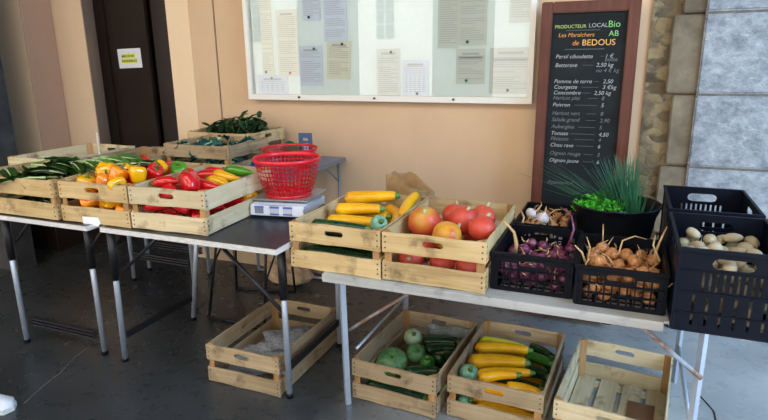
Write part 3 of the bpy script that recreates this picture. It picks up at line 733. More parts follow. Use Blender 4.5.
# ------------------------------------------------------------------ produce shapes
def m_pepper(col, seed, long=1.0):
    rng = random.Random(seed); ph = rng.random()*6; lob = rng.choice([3, 4])
    h = .085*long; r = .040
    prof = [(0, -.30*h+.006), (r*.30, -.42*h), (r*.62, -.48*h), (r*.80, -.36*h), (r*.94, -.1*h), (r*1.04, .15*h), (r*1.03, .33*h), (r*.85, .46*h), (r*.5, .49*h), (r*.18, .42*h), (0, .38*h)]
    f = lambda th, z: 1+.10*math.cos(lob*th+ph)*(1-.3*z/h)
    bm = bmesh.new(); lathe(bm, prof, 20, f)
    for v in bm.verts: v.co.x += .006*math.sin(v.co.z*30+ph)
    body = mesh_of(bm, 'flesh', M[col], True)
    bm = bmesh.new(); lathe(bm, [(0, .40*h), (.013, .425*h), (.015, .44*h), (.006, .47*h), (.0048, .47*h+.01)], 8)
    tube(bm, [(0, 0, .44*h), (.002, .002, .47*h+.012), (.008, .003, .47*h+.026)], [.006, .0045, .0055], 7)
    return [('flesh', body, []), ('stalk', mesh_of(bm, 'stalk', M['stem'], True), [])]
def m_horn(col, seed):
    rng = random.Random(seed); n = 9; L = .16; b = rng.uniform(-.03, .03)
    pts = [(L*(i/(n-1)-.5), b*math.sin(i/(n-1)*3), .0) for i in range(n)]
    rad = [.016, .025, .027, .026, .024, .020, .015, .009, .003]
    bm = bmesh.new(); tube(bm, pts, rad, 14); body = mesh_of(bm, 'flesh', M[col], True)
    bm = bmesh.new(); p = Vector(pts[0]); tube(bm, [p+Vector((.002, 0, 0)), p+Vector((-.006, 0, 0)), p+Vector((-.028, .006, .004))], [.015, .008, .0045], 8)
    return [('flesh', body, []), ('stalk', mesh_of(bm, 'stalk', M['stem'], True), [])]
def m_courgette(col, L, r, seed, curve=.02, stemcol='stem'):
    """lies along x, bulb end at -x, stalk at +x"""
    rng = random.Random(seed); n = 14; pts = []; rad = []
    for i in range(n):
        u = i/(n-1); pts.append((L*(u-.5), curve*math.sin(u*math.pi), 0))
        e = min(1, math.sqrt(max(0, 1-(1-min(u/.12, 1))**2)))
        rad.append(max(.004, r*e*(1.0 - .32*u**1.3) if u < .97 else r*.60))
    bm = bmesh.new(); tube(bm, pts, rad, 18); body = mesh_of(bm, 'flesh', M[col], True)
    p = Vector(pts[-1]); bm = bmesh.new()
    tube(bm, [p-Vector((.003, 0, 0)), p+Vector((.006, -.001, 0)), p+Vector((.020, -.003, .001)), p+Vector((.022, -.003, .001))], [r*.60, r*.50, r*.36, r*.30], 6)
    return [('flesh', body, []), ('stalk', mesh_of(bm, 'stalk', M[stemcol]), [])]
def m_kuri(col, r, seed):
    ph = seed
    prof = [(0, -.78*r), (.35*r, -.84*r), (.7*r, -.68*r), (.95*r, -.3*r), (1.0*r, 0), (.93*r, .35*r), (.72*r, .66*r), (.45*r, .88*r), (.2*r, 1.0*r), (0, 1.02*r)]
    f = lambda th, z: 1+.018*math.cos(9*th+ph)
    bm = bmesh.new(); lathe(bm, prof, 28, f); body = mesh_of(bm, 'flesh', M[col], True)
    bm = bmesh.new(); tube(bm, [(0, 0, .96*r), (0, 0, 1.06*r), (.006, .003, 1.20*r)], [.010, .0065, .008], 7)
    return [('flesh', body, []), ('stalk', mesh_of(bm, 'stalk', M['stem_pale'], True), [])]
def m_round(col, r, seed, ribs=10, flat=.85):
    prof = [(r*math.sin(math.pi*i/10), -flat*r*math.cos(math.pi*i/10)) for i in range(11)]
    prof[0] = (0, prof[0][1]); prof[-1] = (0, prof[-1][1]-.002)
    f = lambda th, z: 1+.025*math.cos(ribs*th)
    bm = bmesh.new(); lathe(bm, prof, 30, f); body = mesh_of(bm, 'flesh', M[col], True)
    bm = bmesh.new(); tube(bm, [(0, 0, flat*r*.95), (0, 0, flat*r+.006), (.003, 0, flat*r+.016)], [.012, .007, .008], 6)
    return [('flesh', body, []), ('stalk', mesh_of(bm, 'stalk', M['stem'], True), [])]
def m_onion(col, r, seed, stalk=True):
    rng = random.Random(seed); sq = rng.uniform(.82, .98)
    prof = [(0, -.86*r*sq), (.22*r, -.88*r*sq), (.6*r, -.72*r*sq), (.9*r, -.38*r*sq), (r, .0), (.9*r, .4*r*sq), (.6*r, .74*r*sq), (.26*r, .96*r*sq), (.12*r, 1.12*r*sq), (.09*r, 1.35*r*sq), (0, 1.38*r*sq)]
    bm = bmesh.new(); lathe(bm, prof, 14); bulb = mesh_of(bm, 'bulb', M[col], True)
    a = rng.uniform(0, 6.28); L = rng.choice([.015, .02, .03, .055]) if stalk else .012
    pts = [(0, 0, 1.2*r), (math.cos(a)*L*.35, math.sin(a)*L*.35, 1.2*r+L*.6), (math.cos(a)*L*.9, math.sin(a)*L*.9, 1.2*r+L*.95)]
    bm = bmesh.new(); tube(bm, pts, [.0042, .003, .0014], 5)
    return [('bulb', bulb, []), ('dry_stalk', mesh_of(bm, 'dry_stalk', M['husk'], True), [])]
def m_potato(seed):
    rng = random.Random(seed); bm = bmesh.new(); bmesh.ops.create_icosphere(bm, subdivisions=3, radius=.5)
    a, b, c = rng.uniform(.058, .074), rng.uniform(.042, .052), rng.uniform(.038, .044); p = rng.random()*9
    for v in bm.verts:
        q = 1+.07*math.sin(v.co.x*5+p)+.05*math.sin(v.co.y*7+p*2)*math.cos(v.co.z*5)
        v.co = Vector((v.co.x*a*q, v.co.y*b*q, v.co.z*c*q))
    return mesh_of(bm, 'potato', M['potato'], True)
def leaf_bm(bm, L, W, mat=None, curl=.25, ruffle=.0, ph=0, n=7, mi=0, k=4):
    grid = []
    for i in range(n+1):
        u = i/n; wdt = W*math.sin(math.pi*min(1, u*.93+.06))**.7
        row = []
        for j in range(-k, k+1):
            v = j/k
            p = Vector((L*u, wdt*v*.5, -curl*L*u*u + .12*W*abs(v)**1.5 + ruffle*abs(v)*math.sin(u*19+ph+v*3)))
            row.append(bm.verts.new(mat @ p if mat else p))
        grid.append(row)
    for i in range(n):
        for j in range(2*k): bm.faces.new((grid[i][j], grid[i][j+1], grid[i+1][j+1], grid[i+1][j])).material_index = mi
def m_leaf(col, stalkcol, L, W, seed, ruffle=.004, curl=.22, st=.10):
    bm = bmesh.new(); leaf_bm(bm, L, W, Matrix.Translation((st*.6, 0, .0)), curl, ruffle, seed)
    g = bmesh.ops.solidify(bm, geom=bm.faces[:], thickness=.0008)
    blade = mesh_of(bm, 'blade', M[col], True)
    bm = bmesh.new(); pts = [(-st*.4, 0, -.004), (st*.6, 0, -.001)] + [(st*.6+L*u, 0, -curl*L*u*u-.001) for u in (.2, .45, .7)]
    tube(bm, pts, [.007, .006, .005, .0035, .001], 6)
    return [('blade', blade, []), ('stalk', mesh_of(bm, 'stalk', M[stalkcol], True), [])]

def drop_pack(x0, x1, y0, y1, z0, ztop, rr, seed, K=50, nmax=300):
    rng = random.Random(seed); P = []
    cell = {}
    while len(P) < nmax:
        r = rng.uniform(*rr); best = None
        for _ in range(K):
            x = rng.uniform(x0+r, x1-r); y = rng.uniform(y0+r, y1-r); z = z0+r
            cx, cy = int(x/.12), int(y/.12)
            for a in (-1, 0, 1):
                for b in (-1, 0, 1):
                    for (X, Y, Z, Q) in cell.get((cx+a, cy+b), ()):
                        d2 = (X-x)**2+(Y-y)**2; s = (r+Q)**2
                        if d2 < s: z = max(z, Z+math.sqrt(s-d2))
            if best is None or z < best[2]: best = (x, y, z, r)
        if best[2]+best[3] > ztop: break
        P.append(best); cell.setdefault((int(best[0]/.12), int(best[1]/.12)), []).append(best)
    return P
def rot_r(rng): return (rng.uniform(0, 6.28), rng.uniform(0, 6.28), rng.uniform(0, 6.28))

# ---- peppers
pep = {c: [m_pepper(c, s+ord(c[7])) for s in range(3)] for c in ('pepper_red', 'pepper_orange', 'pepper_yellow', 'pepper_green')}
horn = {c: [m_horn(c, s) for s in range(3)] for c in ('pepper_red', 'pepper_yellow', 'pepper_green')}
def heap_peppers(x0, x1, y0, y1, ztop, seed, chooser, where, grp):
    rng = random.Random(seed)
    for (x, y, z, r) in drop_pack(x0, x1, y0, y1, TL+.012, ztop, (.043, .047), seed, 60):
        c, kind = chooser(x, y, z, rng)
        cn = c[7:]
        if kind == 'horn':
            inst('long_pepper', rng.choice(horn[c]), (max(x0+.10, min(x1-.10, x)), y, z), (rng.uniform(-.3, .3), rng.uniform(-.2, .2), rng.uniform(-.35, .35)), (1.0,)*3,
                 'long pointed %s pepper in %s' % (cn, where), 'pepper', 'long %s peppers in %s' % (cn, where))
        else:
            ro = (rng.uniform(-1.9, 1.9), rng.uniform(-.6, .6), rng.uniform(0, 6.28)); s = r/.0435
            inst('bell_pepper', rng.choice(pep[c]), (x, y, z), ro, (s, s, s), 'glossy %s bell pepper in %s' % (cn, where), 'pepper', '%s bell peppers in %s' % (cn, where))
def chG(x, y, z, rng):
    u, v = (x+2.02)/.38, (y-1.94)/.54
    if u+v*.9 > 1.0:
        if u > .6 and v < .55: return 'pepper_red', 'horn'
        return rng.choice([('pepper_yellow', 'bell'), ('pepper_yellow', 'horn'), ('pepper_green', 'horn'), ('pepper_orange', 'bell'), ('pepper_red', 'horn')])
    return 'pepper_red', rng.choice(['horn', 'bell', 'horn', 'bell'])
def chY(x, y, z, rng):
    v = (y-1.92)/.55
    if v < .34 or z < TL+.09: return rng.choice(['pepper_orange', 'pepper_yellow', 'pepper_yellow', 'pepper_orange']), 'bell'
    if v > .7 and x > -2.15: return 'pepper_green', 'bell'
    return rng.choice(['pepper_red', 'pepper_red', 'pepper_red', 'pepper_yellow']), 'bell'
heap_peppers(-2.038, -1.678, 1.945, 2.475, TL+.255, 11, chG, 'the crate beside the scale', '')
heap_peppers(-2.460, -2.090, 1.922, 2.475, TL+.268, 12, chY, 'the crate with the paper tag', '')

# ---- green leaves in the far left crate and over the yellow peppers
chard = [m_leaf('leaf', 'stalk', random.uniform(.20, .27), random.uniform(.08, .12), s) for s in range(5)]
light = [m_leaf('leaf_light', 'stalk', .16, .05, s+9) for s in range(2)]
rng = random.Random(5)
for i in range(110):
    flip = rng.random() < .45; a = rng.gauss(0, .28) + (math.pi if flip else 0)
    x = rng.uniform(-2.78, -2.56) if flip else rng.uniform(-2.96, -2.74)
    y = rng.uniform(1.95, 2.24); z = TL+.03+.21*i/110
    inst('chard_leaf', rng.choice(chard), (x, y, z), (rng.uniform(-.35, .35), rng.uniform(-.10, .06), a), (.85,)*3, 'dark green chard leaf with a pale stalk in the far left crate', 'leaf', 'chard leaves in the far left crate')
for i in range(5):
    inst('chard_leaf', light[i % 2], (-2.64+.03*i, 2.14+.03*i, TL+.235+.005*i), (.2*i, -.02, -.5+.15*i), (1, 1, 1), 'light green leaf lying across the back of the far left crate', 'leaf', 'light leaves over the far left crate')
for i in range(4):
    inst('chard_leaf', chard[i], (-2.47+.05*i, 2.16+.03*i, TL+.235), (.3-.2*i, .10, -.2+.5*i), (.62,)*3, 'small dark leaf resting among the yellow peppers', 'leaf', 'leaves on the yellow peppers')

# ---- kale, herbs
kale = [m_leaf('kale', 'stalk', .14, .10, s+20, .012, .3, .05) for s in range(4)]
rng = random.Random(9)
for i in range(70):
    fx, fy = rng.uniform(.07, .33), rng.uniform(.07, .39)
    p = cK.matrix_basis @ Vector((fx, fy, .05+.125*i/70))
    inst('kale_leaf', rng.choice(kale), p, (rng.uniform(-.6, .6), rng.uniform(-.4, .2), rng.uniform(0, 6.28)), (.55, .75, .9), 'curly blue green kale leaf in the crate behind the peppers', 'leaf', 'kale leaves in the back crate')
def bush(seed, H, spread, n, L, Wd, col, nst=9, lo=.25):
    rng = random.Random(seed); bm = bmesh.new(); bs = bmesh.new()
    for s in range(nst):
        a = rng.uniform(0, 6.28); rr = spread*math.sqrt(rng.random()); tip = Vector((rr*math.cos(a), rr*math.sin(a), H*rng.uniform(.7, 1)))
        base = Vector((rr*.25*math.cos(a), rr*.25*math.sin(a), 0)); mid = (base+tip)/2 + Vector((0, 0, H*.12))
        tube(bs, [base, mid, tip], [.003, .0022, .001], 5)
        for k in range(n):
            u = rng.uniform(lo, 1); c = base*(1-u)**2+mid*2*u*(1-u)+tip*u*u
            mt = Matrix.Translation(c) @ Euler((rng.uniform(-.6, .6), rng.uniform(-.9, .5), rng.uniform(0, 6.28))).to_matrix().to_4x4()
            leaf_bm(bm, L*rng.uniform(.6, 1.1), Wd*rng.uniform(.7, 1.1), mt, .3, .002, k, 3, 0, 1)
    return [('foliage', mesh_of(bm, 'foliage', M[col]), []), ('stems', mesh_of(bs, 'stems', M['stem'], True), [])]
herb_lab = ['leafy dark green herb plant standing at the left in the crate against the wall', 'leafy dark green herb plant standing in the middle of the crate against the wall', 'darkest leafy herb plant standing at the right in the crate against the wall']
for i, (x, y, s) in enumerate(((-2.52, 3.22, .95), (-2.42, 3.28, 1.05), (-2.29, 3.25, 1.05))):
    inst('herb_plant', bush(40+i, .25, .10, 15, .065, .040, 'basil', 15, .35), (x, y, TG+.02), (0, 0, i*1.3), (s, s, s), herb_lab[i], 'herb', 'dark herb plants in the wall crate')

# ---- pumpkins
def put(name, sp, p, rot, lab, cat, grp=None, s=1): return inst(name, sp, p, rot, (s, s, s), lab, cat, grp)
GK = 'pumpkins in the trestle table crate'
put('pumpkin', m_kuri('kuri_patch', .070, 1), (-.735, 2.215, .855), (.5, -.5, 1), 'orange red pumpkin with a yellow green patch, front left in the pumpkin crate', 'pumpkin', GK)
put('pumpkin', m_kuri('kuri_yellow', .060, 2), (-.610, 2.115, .838), (.9, .5, 2), 'mottled yellow and orange pumpkin, front middle in the pumpkin crate', 'pumpkin', GK)
put('pumpkin', m_kuri('kuri', .064, 3), (-.590, 2.285, .860), (.5, .25, .4), 'red pumpkin standing highest in the middle of the pumpkin crate', 'pumpkin', GK)
put('pumpkin', m_kuri('kuri', .056, 4), (-.530, 2.385, .850), (.3, .2, 1.4), 'red pumpkin with a long pale stalk at the back right of its crate', 'pumpkin', GK)
put('pumpkin', m_kuri('kuri', .056, 5), (-.487, 2.185, .860), (-.1, .4, .4), 'deep red pumpkin at the right front of the pumpkin crate', 'pumpkin', GK)
put('pumpkin', m_kuri('kuri', .050, 6), (-.660, 2.385, .850), (.4, .1, 2.4), 'small red pumpkin half hidden at the back left of the pumpkin crate', 'pumpkin', GK)
for i, (x, y) in enumerate(((-.745, 2.065), (-.615, 2.065), (-.500, 2.065), (-.735, 2.22), (-.60, 2.23), (-.49, 2.24), (-.71, 2.38), (-.56, 2.40), (-.74, 2.49))):
    put('pumpkin', m_kuri('kuri', .053, i+10), (x*.97-.019, y+.004, .741+(.004 if i > 2 else 0)), (1.2+i*.4, .3, i*1.7), 'red pumpkin in the bottom layer of the pumpkin crate' if i > 2 else ['red pumpkin seen through the left of the front gap of its crate', 'red pumpkin seen through the middle of the front gap of its crate', 'red pumpkin seen through the right of the front gap of its crate'][i], 'pumpkin', 'bottom layer pumpkins' if i > 2 else GK)
# ---- courgettes
def between(sp_fn, a, b, name, lab, grp, roll_=0):
    a, b = Vector(a), Vector(b); L = (b-a).length
    q = (b-a).to_track_quat('X', 'Z').to_euler()
    e = (Matrix.Translation((0, 0, 0)) @ q.to_matrix().to_4x4() @ Matrix.Rotation(roll_, 4, 'X')).to_euler()
    return inst(name, sp_fn(L), (a+b)/2, e, (1, 1, 1), lab, 'courgette', grp)
GS = 'courgettes in the trestle table crate'
YC = lambda r, cv=.012, s=1: (lambda L: m_courgette('squash_yellow', L, r, s, cv))
DC = lambda r, cv=.01, s=1: (lambda L: m_courgette('zucchini', L, r, s, cv))
between(YC(.034), (-1.195, 2.40, .875), (-.975, 2.50, .885), 'yellow_courgette', 'largest yellow courgette lying on top at the back of its crate on the trestle table', GS)
between(YC(.030), (-1.170, 2.25, .863), (-.975, 2.315, .866), 'yellow_courgette', 'yellow courgette second from the back in the crate on the trestle table', GS)
between(YC(.028), (-1.175, 2.355, .83), (-.95, 2.335, .83), 'yellow_courgette', 'yellow courgette wedged under the top two in the trestle table crate', GS)
between(YC(.030, .03), (-1.00, 2.46, .83), (-.872, 2.22, .835), 'yellow_courgette', 'curved yellow courgette at the right side of the left trestle table crate', GS)
between(YC(.029), (-1.15, 2.125, .845), (-.935, 2.175, .846), 'yellow_courgette', 'yellow courgette just behind the dark one in the trestle table crate', GS)
between(YC(.027), (-.862, 2.30, .845), (-.872, 2.50, .90), 'yellow_courgette', 'yellow courgette propped up against the back right corner of its crate', GS)
between(DC(.026), (-1.175, 2.035, .853), (-.925, 2.045, .853), 'dark_courgette', 'dark green courgette lying along the front rail of the trestle table crate', GS)
between(DC(.033), (-1.222, 2.035, .728), (-.885, 2.04, .728), 'dark_courgette', 'thick dark courgette seen through the front gap of the trestle table crate', GS)
for i, (y, z, dark) in enumerate(((2.105, .72, 1), (2.175, .72, 0), (2.245, .72, 1), (2.315, .72, 0), (2.385, .72, 1), (2.455, .72, 0), (2.07, .785, 1), (2.14, .785, 0), (2.21, .79, 0), (2.28, .775, 1), (2.40, .775, 0))):
    between((DC(.030) if dark else YC(.030)), (-1.20, y, z), (-.90, y+.01, z), 'dark_courgette' if dark else 'yellow_courgette', '%s courgette buried in the lower layers of the trestle table crate' % ('dark green' if dark else 'yellow'), 'buried courgettes')
put('round_squash', m_round('round_pale', .036, 1), (-.884, 2.078, .872), (1.0, .4, .5), 'round pale green squash in the front right corner of the courgette crate', 'squash')
# floor crate C
GC = 'courgettes in the floor crate'
def inC(x, y, z): return cC.matrix_basis @ Vector((x, y, z))
def yC(a, b, r, lab, col='squash_yellow', cv=.015, g=GC):
    between(lambda L: m_courgette(col, L, r, 3, cv), a, b, 'yellow_courgette' if 'squash' in col else 'dark_courgette', lab, g)
yC((-.585, 2.625, .135), (-.355, 2.610, .145), .033, 'lemon green courgette at the back of the floor crate', 'squash_pale')
yC((-.582, 2.53, .150), (-.335, 2.600, .150), .029, 'yellow courgette second from the back in the floor crate')
yC((-.580, 2.40, .142), (-.330, 2.480, .145), .038, 'fattest orange yellow courgette in the middle of the floor crate')
yC((-.515, 2.305, .142), (-.295, 2.392, .150), .026, 'slim yellow courgette in front of the fattest one in the floor crate')
yC((-.495, 2.262, .150), (-.345, 2.335, .160), .025, 'short yellow courgette on top near the front of the floor crate')
yC((-.375, 2.255, .135), (-.238, 2.290, .120), .029, 'stubby yellow courgette in the front right corner of the floor crate')
yC((-.495, 2.205, .052), (-.225, 2.205, .045), .026, 'yellow courgette seen through the front gap of the floor crate')
yC((-.345, 2.68, .12), (-.225, 2.600, .13), .030, 'dark green courgette in the back right corner of the courgette floor crate', 'zucchini')
yC((-.345, 2.60, .115), (-.215, 2.535, .135), .027, 'mid green courgette between the dark ones in the floor crate', 'zucchini_mid')
yC((-.345, 2.50, .10), (-.215, 2.440, .12), .034, 'thick dark courgette at the right side of the courgette floor crate', 'zucchini')
for i, (y, z, c) in enumerate(((2.27, .045, 0), (2.35, .045, 0), (2.43, .045, 1), (2.51, .045, 0), (2.59, .045, 1), (2.67, .045, 0), (2.31, .09, 0), (2.39, .085, 1), (2.55, .09, 0), (2.63, .08, 0))):
    yC((-.57, y, z), (-.25, y-.01, z), .032, '%s courgette buried in the lower layers of the floor crate' % ('dark green' if c else 'yellow'), 'zucchini' if c else 'squash_yellow', .005, 'buried courgettes on the floor')
put('round_squash', m_round('round_pale', .044, 2), (-.552, 2.305, .142), (.5, .3, 0), 'round pale green squash in the left front corner of the courgette floor crate', 'squash')
put('round_squash', m_round('round_pale', .034, 3), (-.545, 2.215, .052), (.9, .3, 1), 'round pale green squash seen through the gap of the courgette floor crate', 'squash')
# floor crate B
put('round_squash', m_round('round_light', .046, 3), (-.915, 2.575, .125), (.6, .4, 0), 'light green round squash at the back left of the green squash crate', 'squash')
put('round_squash', m_round('round_dark', .078, 4, 12, .72), (-.945, 2.36, .090), (.5, .2, 0), 'largest mottled green squash in the green squash crate', 'squash')
put('round_squash', m_round('round_dark', .050, 5, 12, .8), (-.855, 2.455, .105), (.4, .5, 0), 'smaller mottled green squash behind the largest one', 'squash')
put('round_squash', m_round('zucchini_mid', .036, 6, 8, 1.25), (-.772, 2.385, .105), (.5, .1, 0), 'egg shaped lime green squash in the middle of the green squash crate', 'squash')
for i, (a, b, c) in enumerate((((-.86, 2.565, .115), (-.69, 2.61, .12), 'behind the light squash'), ((-.82, 2.49, .11), (-.675, 2.55, .12), 'in the back right corner'), ((-.74, 2.40, .12), (-.68, 2.48, .12), 'against the right side'), ((-.84, 2.27, .10), (-.70, 2.34, .10), 'in the front right part'), ((-1.01, 2.19, .055), (-.72, 2.175, .055), 'along the front boards'), ((-.90, 2.24, .055), (-.68, 2.27, .05), 'low near the front'))):
    between(DC(.032), a, b, 'dark_courgette', 'dark green courgette %s of the green squash crate' % c, 'dark courgettes in the green squash crate')
for i, y in enumerate((2.32, 2.40, 2.48, 2.56, 2.64)):
    between(DC(.030), (-.84, y, .043), (-.675, y, .043), 'dark_courgette', 'dark courgette at the bottom of the green squash crate', 'bottom dark courgettes')
def crumple(name, poly_fn, nu, nv, mat, th=.001):
    bm = bmesh.new(); g = [[bm.verts.new(poly_fn(i/nu, j/nv)) for j in range(nv+1)] for i in range(nu+1)]
    for i in range(nu):
        for j in range(nv): bm.faces.new((g[i][j], g[i+1][j], g[i+1][j+1], g[i][j+1]))
    bmesh.ops.solidify(bm, geom=bm.faces[:], thickness=th)
    return mesh_of(bm, name, M[mat], False)
def wob(u, v, s=1): return s*(math.sin(u*11+v*5)+math.sin(v*13-u*7+1))*.5
me = crumple('sack', lambda u, v: Vector((-.87+.23*u, 2.648+.015*wob(u, v)+.02*v, .075+.095*v+.012*wob(v, u))), 10, 6, 'bag_pale')
tag(obj('plastic_sack', me), 'pale crumpled plastic sack along the back board of the green squash crate', 'sack')
# newspaper in crate A, cardboard in crate D
rng = random.Random(3)
for i, (x, y, a, s) in enumerate(((-1.60, 2.24, .3, 1), (-1.54, 2.36, -.4, .95), (-1.57, 2.44, .8, .8))):
    ph = i*2.1
    me = crumple('newspaper', lambda u, v: Vector(((u-.5)*.25, (v-.5)*.22, .012*wob(u+ph, v)+.010*abs(u-.5))), 10, 8, 'newsprint')
    tag(obj('newspaper', me, None, (x, y, .034+.018*i), (0, 0, a), (s*1.25, s*1.3, .8)), ['crumpled newspaper sheet at the front of the empty floor crate', 'crumpled newspaper sheet in the middle of the empty floor crate', 'topmost crumpled newspaper sheet towards the back of the empty floor crate'][i], 'newspaper', 'newspaper lining the empty crate')
bm = bmesh.new(); box(bm, 0, .11, 0, .19, 0, .003, 0, Matrix.Rotation(R(-5), 4, 'Z'))
tag(obj('cardboard_piece', mesh_of(bm, 'cardboard', M['cardboard']), None, (.105, 2.36, .0125)), 'brown cardboard piece lying in the right of the empty pale crate', 'cardboard')

# ---- onions, garlic, potatoes
ony = [m_onion('onion_y', .027, s) for s in range(5)]; onr = [m_onion('onion_r', .025, s+7) for s in range(5)]
gar = [m_onion('garlic', .024, s+30) for s in range(2)]; sha = [m_onion('shallot', .018, s+40) for s in range(3)]
def heap(sp, box_, z0, zt, rr, base, seed, name, lab, cat, grp, tilt=1.3):
    rng = random.Random(seed)
    for (x, y, z, r) in drop_pack(*box_, z0, zt, rr, seed, 40, 290):
        s = r/base
        inst(name, rng.choice(sp), (x, y, z), (rng.gauss(0, tilt), rng.gauss(0, tilt*.6), rng.uniform(0, 6.28)), (s, s, s), lab, cat, grp)
heap(ony, (-.102, .169, 2.010, 2.375), TR+.008, TR+.158, (.022, .029), .0275, 3, 'yellow_onion', 'small yellow onion with a dry stalk in the middle black crate', 'onion', 'yellow onions in the middle black crate', .9)
heap(onr, (-.404, -.133, 2.045, 2.410), TR+.008, TR+.122, (.020, .027), .0255, 4, 'red_onion', 'small purple red onion in the black crate beside the pumpkins', 'onion', 'red onions in the left black crate', .9)
heap(gar, (-.398, -.184, 2.462, 2.830), TR+.008, TR+.09, (.024, .030), .0245, 6, 'garlic_bulb', 'whitish garlic bulb in the black crate behind the red onions', 'garlic', 'garlic bulbs in the back crate', .8)
heap(sha, (-.398, -.184, 2.462, 2.830), TR+.092, TR+.140, (.015, .020), .0185, 8, 'shallot', 'small brown shallot with a dry tail in the back crate', 'shallot', 'shallots over the garlic', .8)
put('garlic_bulb', gar[0], (-.305, 2.60, .812), (.2, .3, 0), 'pointed white garlic bulb standing up in the middle of the back crate', 'garlic', None, 1.25)
put('garlic_bulb', gar[1], (-.365, 2.66, .812), (1.1, .6, 2), 'white garlic bulb lying at the left of the back crate', 'garlic', None, 1.2)
pot = [m_potato(s) for s in range(5)]
rng = random.Random(21)
for (x, y, z, r) in drop_pack(.198, .483, 1.912, 2.332, TR+.008, TR+.262, (.0235, .028), 17, 40, 290):
    s = r/.0285
    tag(obj('potato', rng.choice(pot), None, (x, y, z), (rng.gauss(0, .5), rng.gauss(0, .35), rng.uniform(0, 6.28)), (s, s, s)), 'pale brown potato in the tall navy crate', 'potato', 'potatoes in the tall crate')
# long dry stalks standing up in the onion crates
def stalk(name, pts, r, lab, col='husk'):
    bm = bmesh.new(); n = len(pts); tube(bm, pts, [r*(1-.6*i/(n-1)) for i in range(n)], 6); tag(obj(name, mesh_of(bm, name, M[col], True)), lab, 'stalk')
stalk('onion_stalk', [(-.345, 2.14, .79), (-.340, 2.13, .83), (-.350, 2.12, .88), (-.385, 2.10, .925)], .009, 'thick pinkish dry stalk rising from the left of the red onion crate')
stalk('onion_stalk', [(-.165, 2.30, .79), (-.150, 2.33, .85), (-.165, 2.36, .90), (-.21, 2.38, .925)], .006, 'bent reddish stalk at the right back of the red onion crate', 'onion_r')
stalk('onion_stalk', [(-.085, 2.06, .81), (-.10, 2.055, .85), (-.125, 2.05, .875)], .005, 'pale forked stalk at the front left of the yellow onion crate')
stalk('onion_stalk', [(-.080, 2.08, .81), (-.075, 2.09, .86), (-.09, 2.10, .895)], .004, 'thin upright stalk at the left of the yellow onion crate')
stalk('onion_stalk', [(.02, 2.16, .82), (.03, 2.18, .87), (.07, 2.20, .885), (.11, 2.21, .875)], .004, 'arched stalk in the middle of the yellow onion crate')
stalk('onion_stalk', [(.14, 2.18, .82), (.150, 2.19, .87), (.17, 2.20, .93)], .006, 'tall orange brown stalk at the right of the yellow onion crate')
stalk('onion_stalk', [(.155, 2.14, .82), (.13, 2.16, .87), (.135, 2.17, .905)], .005, 'shorter leaning stalk at the right of the yellow onion crate')
stalk('garlic_stalk', [(-.30, 2.66, .80), (-.26, 2.68, .835), (-.21, 2.70, .84)], .004, 'pale bent garlic stalk lying over the back crate')
stalk('garlic_stalk', [(-.38, 2.50, .80), (-.375, 2.52, .83), (-.40, 2.56, .86)], .006, 'tan stalk sticking up at the left of the back crate')

# ---- black basin with parsley and chives
ba = thing('rubber_basin', 'wide round black rubber basin holding parsley and chives', 'basin', (-.006, 2.72, TR+.001), (0, 0, R(90)), (.86, .86, 1.1))
BR = .222
bm = bmesh.new()
lathe(bm, [(0, 0), (.165, 0), (.172, .006), (.198, .14), (BR-.004, .178), (BR, .185), (BR-.001, .190), (BR-.008, .188), (.206, .176), (.188, .14), (.162, .012), (0, .010)], 48)
obj('bowl', mesh_of(bm, 'bowl', M['rubber'], True), ba)
for s in (1, -1):
    bm = bmesh.new(); pts = [(s*(BR-.006), -.045, .180), (s*(BR+.018), -.035, .190), (s*(BR+.024), 0, .195), (s*(BR+.018), .035, .190), (s*(BR-.006), .045, .180)]
    tube(bm, pts, .006, 8); obj('handle', mesh_of(bm, 'handle', M['rubber'], True), ba)
def parsley(seed):
    rng = random.Random(seed); bm = bmesh.new(); bs = bmesh.new()
    for s in range(34):
        a = rng.uniform(0, 6.28); rr = .085*math.sqrt(rng.random()); tip = Vector((rr*math.cos(a), rr*math.sin(a), .190+.03*rng.random()-rr*.4)); base = Vector((rr*.2, rr*.1, .0))
        tube(bs, [base, (base+tip)/2+Vector((0, 0, .02)), tip], [.0016, .0014, .001], 4)
        for k in range(9):
            c = tip + Vector((rng.gauss(0, .010), rng.gauss(0, .010), rng.gauss(0, .008)))
            mt = Matrix.Translation(c) @ Euler((rng.uniform(-.8, .8), rng.uniform(-.8, .8), rng.uniform(0, 6.28))).to_matrix().to_4x4()
            L = rng.uniform(.014, .024)
            p = [Vector(q)*L for q in ((0, 0, 0), (.5, -.45, .1), (.75, -.12, 0), (1.1, 0, -.1), (.75, .12, 0), (.5, .45, .1))]
            vs = [bm.verts.new(mt @ q) for q in p]; bm.faces.new(vs[0:3]+[vs[3]]); bm.faces.new([vs[0], vs[3], vs[4], vs[5]])
    return [('leaflets', mesh_of(bm, 'leaflets', M['parsley']), []), ('stems', mesh_of(bs, 'stems', M['stem'], True), [])]
for i, (x, y, l) in enumerate(((-.098, 2.71, 'bright parsley bunch at the left of the black basin'), (-.045, 2.66, 'bright parsley bunch at the front of the black basin'), (-.05, 2.78, 'bright parsley bunch at the back left of the black basin'))):
    inst('parsley_bunch', parsley(60+i), (x, y, TR+.012), (0, 0, i), (1, 1, 1), l, 'parsley', 'parsley bunches')
